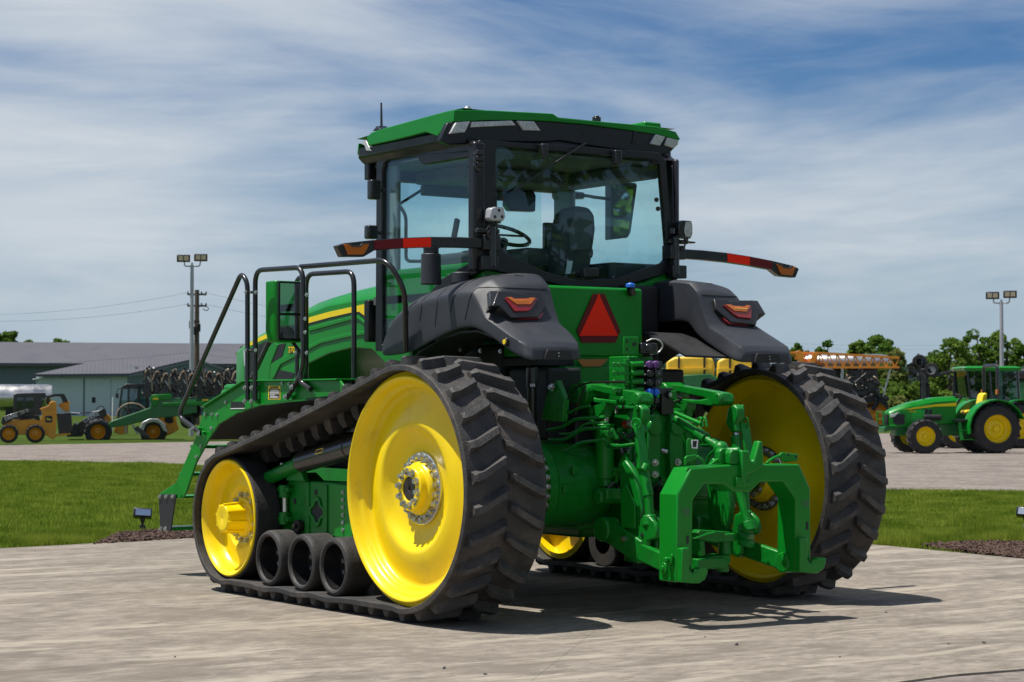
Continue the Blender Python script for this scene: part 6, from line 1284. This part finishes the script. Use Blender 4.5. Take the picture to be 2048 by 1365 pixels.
# --- self-propelled sprayer with folded amber boom
f = LF(1690, 848, 110)
sr = thing('boom_sprayer', 'dark sprayer with long folded orange lattice boom behind the right track', 'sprayer', f.o, f.rz)
def truss(par, a0, a1, b0, b1, v0, v1, n, m, name):
    A0, A1, B0, B1 = f(*a0), f(*a1), f(*b0), f(*b1)
    for v_ in (v0, v1):
        for P_, Q_ in ((A0, A1), (B0, B1)):
            q = MB(); q.bar(Vector((P_.x,v_,P_.z)), Vector((Q_.x,v_,Q_.z)), .11, .11); q.build('boom_chord', m, par)
        for k in range(n):
            p0 = A0.lerp(A1, k/n); p1 = B0.lerp(B1, (k+.5)/n); p2 = A0.lerp(A1, (k+1)/n)
            for P_, Q_ in ((p0, p1), (p1, p2)):
                q = MB(); q.bar(Vector((P_.x,v_,P_.z)), Vector((Q_.x,v_,Q_.z)), .07, .07); q.build('boom_brace', m, par)
    for k in range(n+1):
        p0 = B0.lerp(B1, k/n); q = MB(); q.bar(Vector((p0.x,v0,p0.z)), Vector((p0.x,v1,p0.z)), .06, .06); q.build('boom_cross', m, par)
truss(sr, (1640,706), (1797,716), (1646,735), (1797,735), 0, .8, 9, 'boom_orange', 'boom')
truss(sr, (1580,704), (1640,706), (1590,716), (1646,728), .9, 1.6, 4, 'boom_orange', 'boom')
for l in (((1617,728),(1628,704),(1640,704),(1630,728)), ((1590,704),(1600,700),(1610,708),(1608,724),(1598,724))): part(sr, [f(*p) for p in l], .3, 1.2, 'boom_mount', 'boom_orange')
q = MB(); r_ = 17*f.k; q.lathe([(0,-2.6),(r_*.7,-2.5),(r_,-2.0),(r_,2.0),(r_*.7,2.5),(0,2.6)], f(1690,724,2.2), (1,0,0), 28); q.build('product_tank', 'stainless', sr)
part(sr, [f(*p) for p in ((1682,735),(1688,735),(1688,812),(1682,812))], .2, .5, 'mast', 'galv', .02)
part(sr, [f(*p) for p in ((1694,742),(1755,738),(1754,790),(1740,812),(1700,810))], .8, 3.0, 'pump_frame', 'black', .05)
for k in range(50):
    c = f(random.uniform(1690,1760), random.uniform(738,815), random.uniform(.2,.8)); rr = Euler((random.uniform(0,3), random.uniform(0,3), random.uniform(0,3))).to_matrix()
    if k % 2: q = MB(); q.box(c, (random.uniform(.1,.5), random.uniform(.06,.2), random.uniform(.06,.2)), rr); q.build('pump_fitting', random.choice(('black','black_matt','dark_steel')), sr)
    else: q = MB(); q.tube([c, c+Vector((random.uniform(-.5,.5),-.1,random.uniform(-.5,.5))), c+Vector((random.uniform(-.8,.8),0,random.uniform(-.8,.2)))], .05, 6, .3); q.build('spray_hose', random.choice(('black','black','hose')), sr)
wheel(sr, f(1748,832,.6), (0,1,0), 46*f.k, .6, 26*f.k, 'boom_orange', 20); wheel(sr, f(1640,832,.6), (0,1,0), 46*f.k, .6, 26*f.k, 'boom_orange', 20)
part(sr, [f(*p) for p in ((1600,735),(1690,740),(1690,775),(1600,770))], .8, 2.6, 'chassis', 'black_matt', .05)
q = MB(); q.bar(f(1762,806,.4), f(1780,738,.4), .1, .1); q.bar(f(1768,780,.4), f(1756,768,.4), .06, .06); q.build('boom_strut', 'galv', sr)
# --- yellow tanks behind the right track
f = LF(1420, 850, 75)
yt = thing('liquid_applicator', 'green frame applicator with yellow liquid tanks behind the right track', 'applicator', f.o, f.rz)
for x0, x1, yb in ((1330,1429,778),(1432,1525,760)):
    q = MB(); q.prism([f(*p, .2) for p in ((x0,yb),(x0+3,722),(x0+20,714),(x1-14,712),(x1-3,718),(x1,732),(x1,yb))], (0,1.6,0)); t_ = q.build('liquid_tank', 'tank_yellow', yt, bevel=.09, seg=4)
    for xs in (x0+26, x1-22): q = MB(); q.prism([f(*p, .17) for p in ((xs,yb),(xs,714),(xs+4,714),(xs+4,yb))], (0,.05,0)); q.build('tank_strap', 'black_matt', t_)
    q = MB(); q.bar(f(x0+4,740,.16), f(x1-4,737,.16), .06, .06); q.build('tank_rib', 'tank_yellow', t_)
part(yt, [f(*p) for p in ((1300,765),(1345,752),(1420,748),(1440,758),(1440,772),(1300,790))], .0, .3, 'tank_cradle', 'green_old', .03)
part(yt, [f(*p) for p in ((1300,778),(1600,770),(1600,786),(1300,798))], .3, 1.8, 'frame', 'tank_yellow', .03)
for px in (1330, 1480): wheel(yt, f(px,828,.5), (0,1,0), 26*f.k, .4, 14*f.k, 'yellow', 14)
# --- dark folded tillage tool behind the small tractors
f = LF(1860, 850, 100)
tl = thing('tillage_tool', 'dark folded implement with wheels in the air beyond the small tractors', 'implement', f.o, f.rz)
wheel(tl, f(1863,740,.3), (0,1,0), 14*f.k, .3, 8*f.k, 'lamp_grey', 10, 'transport_wheel'); wheel(tl, f(1840,724,.6), (0,1,0), 15*f.k, .4, 6*f.k, 'black', 10, 'transport_wheel')
part(tl, [f(*p) for p in ((1840,768),(1842,738),(1858,736),(1858,768))], .2, .7, 'folded_wing', 'black_matt', .03)
part(tl, [f(*p) for p in ((1815,745),(1822,732),(1870,748),(1905,740),(1905,746),(1870,756))], .3, .6, 'tool_frame', 'black', .03)
part(tl, [f(*p) for p in ((1840,768),(1860,768),(1860,845),(1840,845))], .4, .7, 'mast', 'black_matt', .03)
for k in range(26):
    c = f(random.uniform(1818,1862), random.uniform(708,760), random.uniform(.1,.8)); q = MB(); q.box(c, (random.uniform(.1,.35), .1, random.uniform(.08,.3)), Euler((random.uniform(0,3), random.uniform(0,3), 0)).to_matrix()); q.build('tine', 'black', tl)
f = LF(2040, 850, 90)
sp_ = thing('round_bin_tank', 'dark cylindrical tank implement at the right edge behind the cab tractor', 'tank', f.o, f.rz)
q = MB(); r_ = 13*f.k; q.lathe([(0,-1),(r_*.9,-.95),(r_,-.7),(r_,1.4),(0,1.5)], f(2050,748,.6), (1,0,0), 24); q.build('tank_shell', 'black', sp_)
part(sp_, [f(*p) for p in ((2020,765),(2090,762),(2090,800),(2020,800))], .4, 1.4, 'cradle', 'green_old', .03); part(sp_, [f(*p) for p in ((2030,800),(2080,800),(2080,850),(2030,850))], .5, 1.2, 'stand', 'black_matt', .03)

# --- trees
M['leaf1'] = foliage('leaves_mid_green', (0.060, 0.130, 0.022), (0.150, 0.240, 0.040), .35, .45)
M['leaf2'] = foliage('leaves_light_green', (0.085, 0.160, 0.028), (0.200, 0.290, 0.055), .5, .45)
M['leaf3'] = foliage('leaves_yellow_green', (0.130, 0.170, 0.045), (0.270, 0.290, 0.095), .6, .45)
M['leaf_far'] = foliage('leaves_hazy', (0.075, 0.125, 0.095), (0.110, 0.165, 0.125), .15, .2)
M['bark'] = mat('bark', (0.09, 0.07, 0.055), .9, var=.3, vscale=3)
def tree(px, ptop, dist, wpx, label, leaf, nleaf=2600, size=.30, open_=0.5, group='trees beyond the yard', low=.2, at=None):
    if at is None:
        f = LF(px, 850, dist); t_ = thing('tree', label, 'tree', f.o, f.rz, group); H = (f.pyg-ptop)*f.k; W = wpx*f.k/2
    else:
        t_ = thing('tree', label, 'tree', (at[0], at[1], -.16), 0, group); H, W = at[2], at[2]*.45
    rs = np.random.RandomState(int(px*7+ptop)); rnd = random.Random(int(px*3+ptop))
    tr = MB(); tr.tube([(0,0,0), (rnd.uniform(-.2,.2),0,H*.3), (rnd.uniform(-.3,.3),.1,H*.65), (0,0,H*.9)], H*.028, 8, r1=H*.006)
    ends = []
    for k in range(9):
        a = rnd.uniform(0, 2*PI); z0 = H*rnd.uniform(low+.05,.6); e = Vector((math.cos(a)*W*rnd.uniform(.5,.85), math.sin(a)*W*rnd.uniform(.5,.85), min(H*.93, z0+H*rnd.uniform(.08,.35)))); tr.tube([(0,0,z0), (e.x*.5, e.y*.5, (z0+e.z)/2+H*.03), e], H*.010, 5, .3, r1=H*.003); ends.append(e)
    tr.build('trunk', 'bark', t_)
    # leaf clumps: gathered round limb ends plus a loose shell
    nb = 54; cs = [e for e in ends]
    while len(cs) < nb:
        a = rnd.uniform(0, 2*PI); u = rnd.uniform(low, 1); rad = W*math.sin(PI*min(1, max(.08, (u-low)/(1-low)*.86+.12)))**.6; k = rnd.uniform(.35, .95); cs.append(Vector((math.cos(a)*rad*k, math.sin(a)*rad*k, H*(u*.92+.02))))
    C = np.array([[c.x, c.y, c.z] for c in cs]); br = np.array([rnd.uniform(.12,.27)*min(W, H*.5) for _ in cs])
    idx = rs.randint(0, len(cs), nleaf); d = rs.normal(size=(nleaf,3)); d /= np.linalg.norm(d, axis=1)[:,None]; rr = rs.uniform(.35,1.0,nleaf)**open_
    P_ = C[idx] + d*(br[idx]*rr)[:,None]*np.array([1,1,.75]); P_[:,2] = np.clip(P_[:,2], H*low*.6, H)
    a = rs.normal(size=(nleaf,3)); a /= np.linalg.norm(a, axis=1)[:,None]; b_ = np.cross(a, rs.normal(size=(nleaf,3))); b_ /= np.linalg.norm(b_, axis=1)[:,None]
    s1 = (size*rs.uniform(.5,1.2,nleaf))[:,None]; s2 = s1*rs.uniform(.4,.8,nleaf)[:,None]
    V = np.stack([P_-a*s1, P_-b_*s2+a*s1*.1, P_+a*s1, P_+b_*s2+a*s1*.1], 1).reshape(-1,3)
    fast('crown', V, np.arange(len(V)).reshape(-1,4), 4, leaf, parent=t_)
TL = [(1592,682,150,60,'small green tree peeking out above the right fender tip','leaf1',1500,.22,.5),
 (1656,678,150,80,'round-topped small tree with sky around it above the orange boom','leaf1',1800,.22,.5),
 (1718,676,160,90,'bushy green tree left of the highest tree behind the boom','leaf2',2600,.26,.5),
 (1762,668,160,110,'large dense green tree standing highest behind the boom tip','leaf1',3600,.26,.5),
 (1795,694,150,60,'yellowish green tree beside the large tree behind the boom tip','leaf3',1600,.24,.5),
 (1905,672,120,120,'feathery open-branched tree behind the cab of the small tractors','leaf2',2600,.17,.35),
 (1955,656,125,110,'tall airy tree just left of the right light pole','leaf1',3000,.17,.35),
 (2005,652,130,90,'tall narrow tree right behind the right light pole','leaf2',2600,.17,.35),
 (2045,684,125,80,'leafy tree cut by the right edge of the picture','leaf1',2000,.2,.4),
 (1870,700,140,110,'low broad tree filling the gap left of the cab tractor','leaf2',2600,.24,.5),
 (22,656,330,90,'tree showing above the long grey roof at the far left','leaf1',2600,.55,.5),
 (62,672,330,60,'small tree beside the taller one above the grey roof','leaf2',1500,.5,.5),
 (120,671,330,66,'round tree showing alone above the grey roof','leaf1',1700,.5,.5),
 (485,683,300,30,'bare little treetop above the roof beside the tractor nose','leaf3',260,.3,.3)]
for px, pt, di, wp, lb, lf, nl, sz, op in TL: tree(px, pt, di, wp, lb, lf, int(nl*1.5), sz*.85, op)
BU = [(1775,752,118,70,'bright bush under the boom tip','leaf2'),(1808,765,115,70,'bush right of the boom strut','leaf2'),(1850,770,120,70,'bush behind the exhaust stack of the small tractor','leaf1'),(1735,770,125,70,'bush behind the sprayer wheel','leaf1'),(1905,745,125,90,'bush behind the cab of the small tractors','leaf2'),(1990,740,130,100,'bush behind the cab roof at right','leaf1'),(1800,792,100,46,'low pale shrub above the nose of the small tractor','leaf3'),(1580,775,140,90,'bush behind the right track','leaf1'),(1660,775,140,90,'bush below the orange boom','leaf1')]
for px, pt, di, wp, lb, lf in BU: tree(px, pt, di, wp, lb, lf, 1700, .2, .5, 'bushes beyond the yard', .02)
for k, (x, y, h, lb) in enumerate(((31,-37,13,'broad tree behind the photographer seen only in the mirror'),(40,-38,14,'tall tree behind the photographer to the right'),(23,-42,12,'tree behind the photographer in the middle'),(6,-50,12,'tree behind the photographer to the left'))):
    tree(100+k, 100, 0, 0, lb, 'leaf1', 2500, .35, .5, 'trees seen in the mirrors', .2, (x, y, h))
# distant wooded hill
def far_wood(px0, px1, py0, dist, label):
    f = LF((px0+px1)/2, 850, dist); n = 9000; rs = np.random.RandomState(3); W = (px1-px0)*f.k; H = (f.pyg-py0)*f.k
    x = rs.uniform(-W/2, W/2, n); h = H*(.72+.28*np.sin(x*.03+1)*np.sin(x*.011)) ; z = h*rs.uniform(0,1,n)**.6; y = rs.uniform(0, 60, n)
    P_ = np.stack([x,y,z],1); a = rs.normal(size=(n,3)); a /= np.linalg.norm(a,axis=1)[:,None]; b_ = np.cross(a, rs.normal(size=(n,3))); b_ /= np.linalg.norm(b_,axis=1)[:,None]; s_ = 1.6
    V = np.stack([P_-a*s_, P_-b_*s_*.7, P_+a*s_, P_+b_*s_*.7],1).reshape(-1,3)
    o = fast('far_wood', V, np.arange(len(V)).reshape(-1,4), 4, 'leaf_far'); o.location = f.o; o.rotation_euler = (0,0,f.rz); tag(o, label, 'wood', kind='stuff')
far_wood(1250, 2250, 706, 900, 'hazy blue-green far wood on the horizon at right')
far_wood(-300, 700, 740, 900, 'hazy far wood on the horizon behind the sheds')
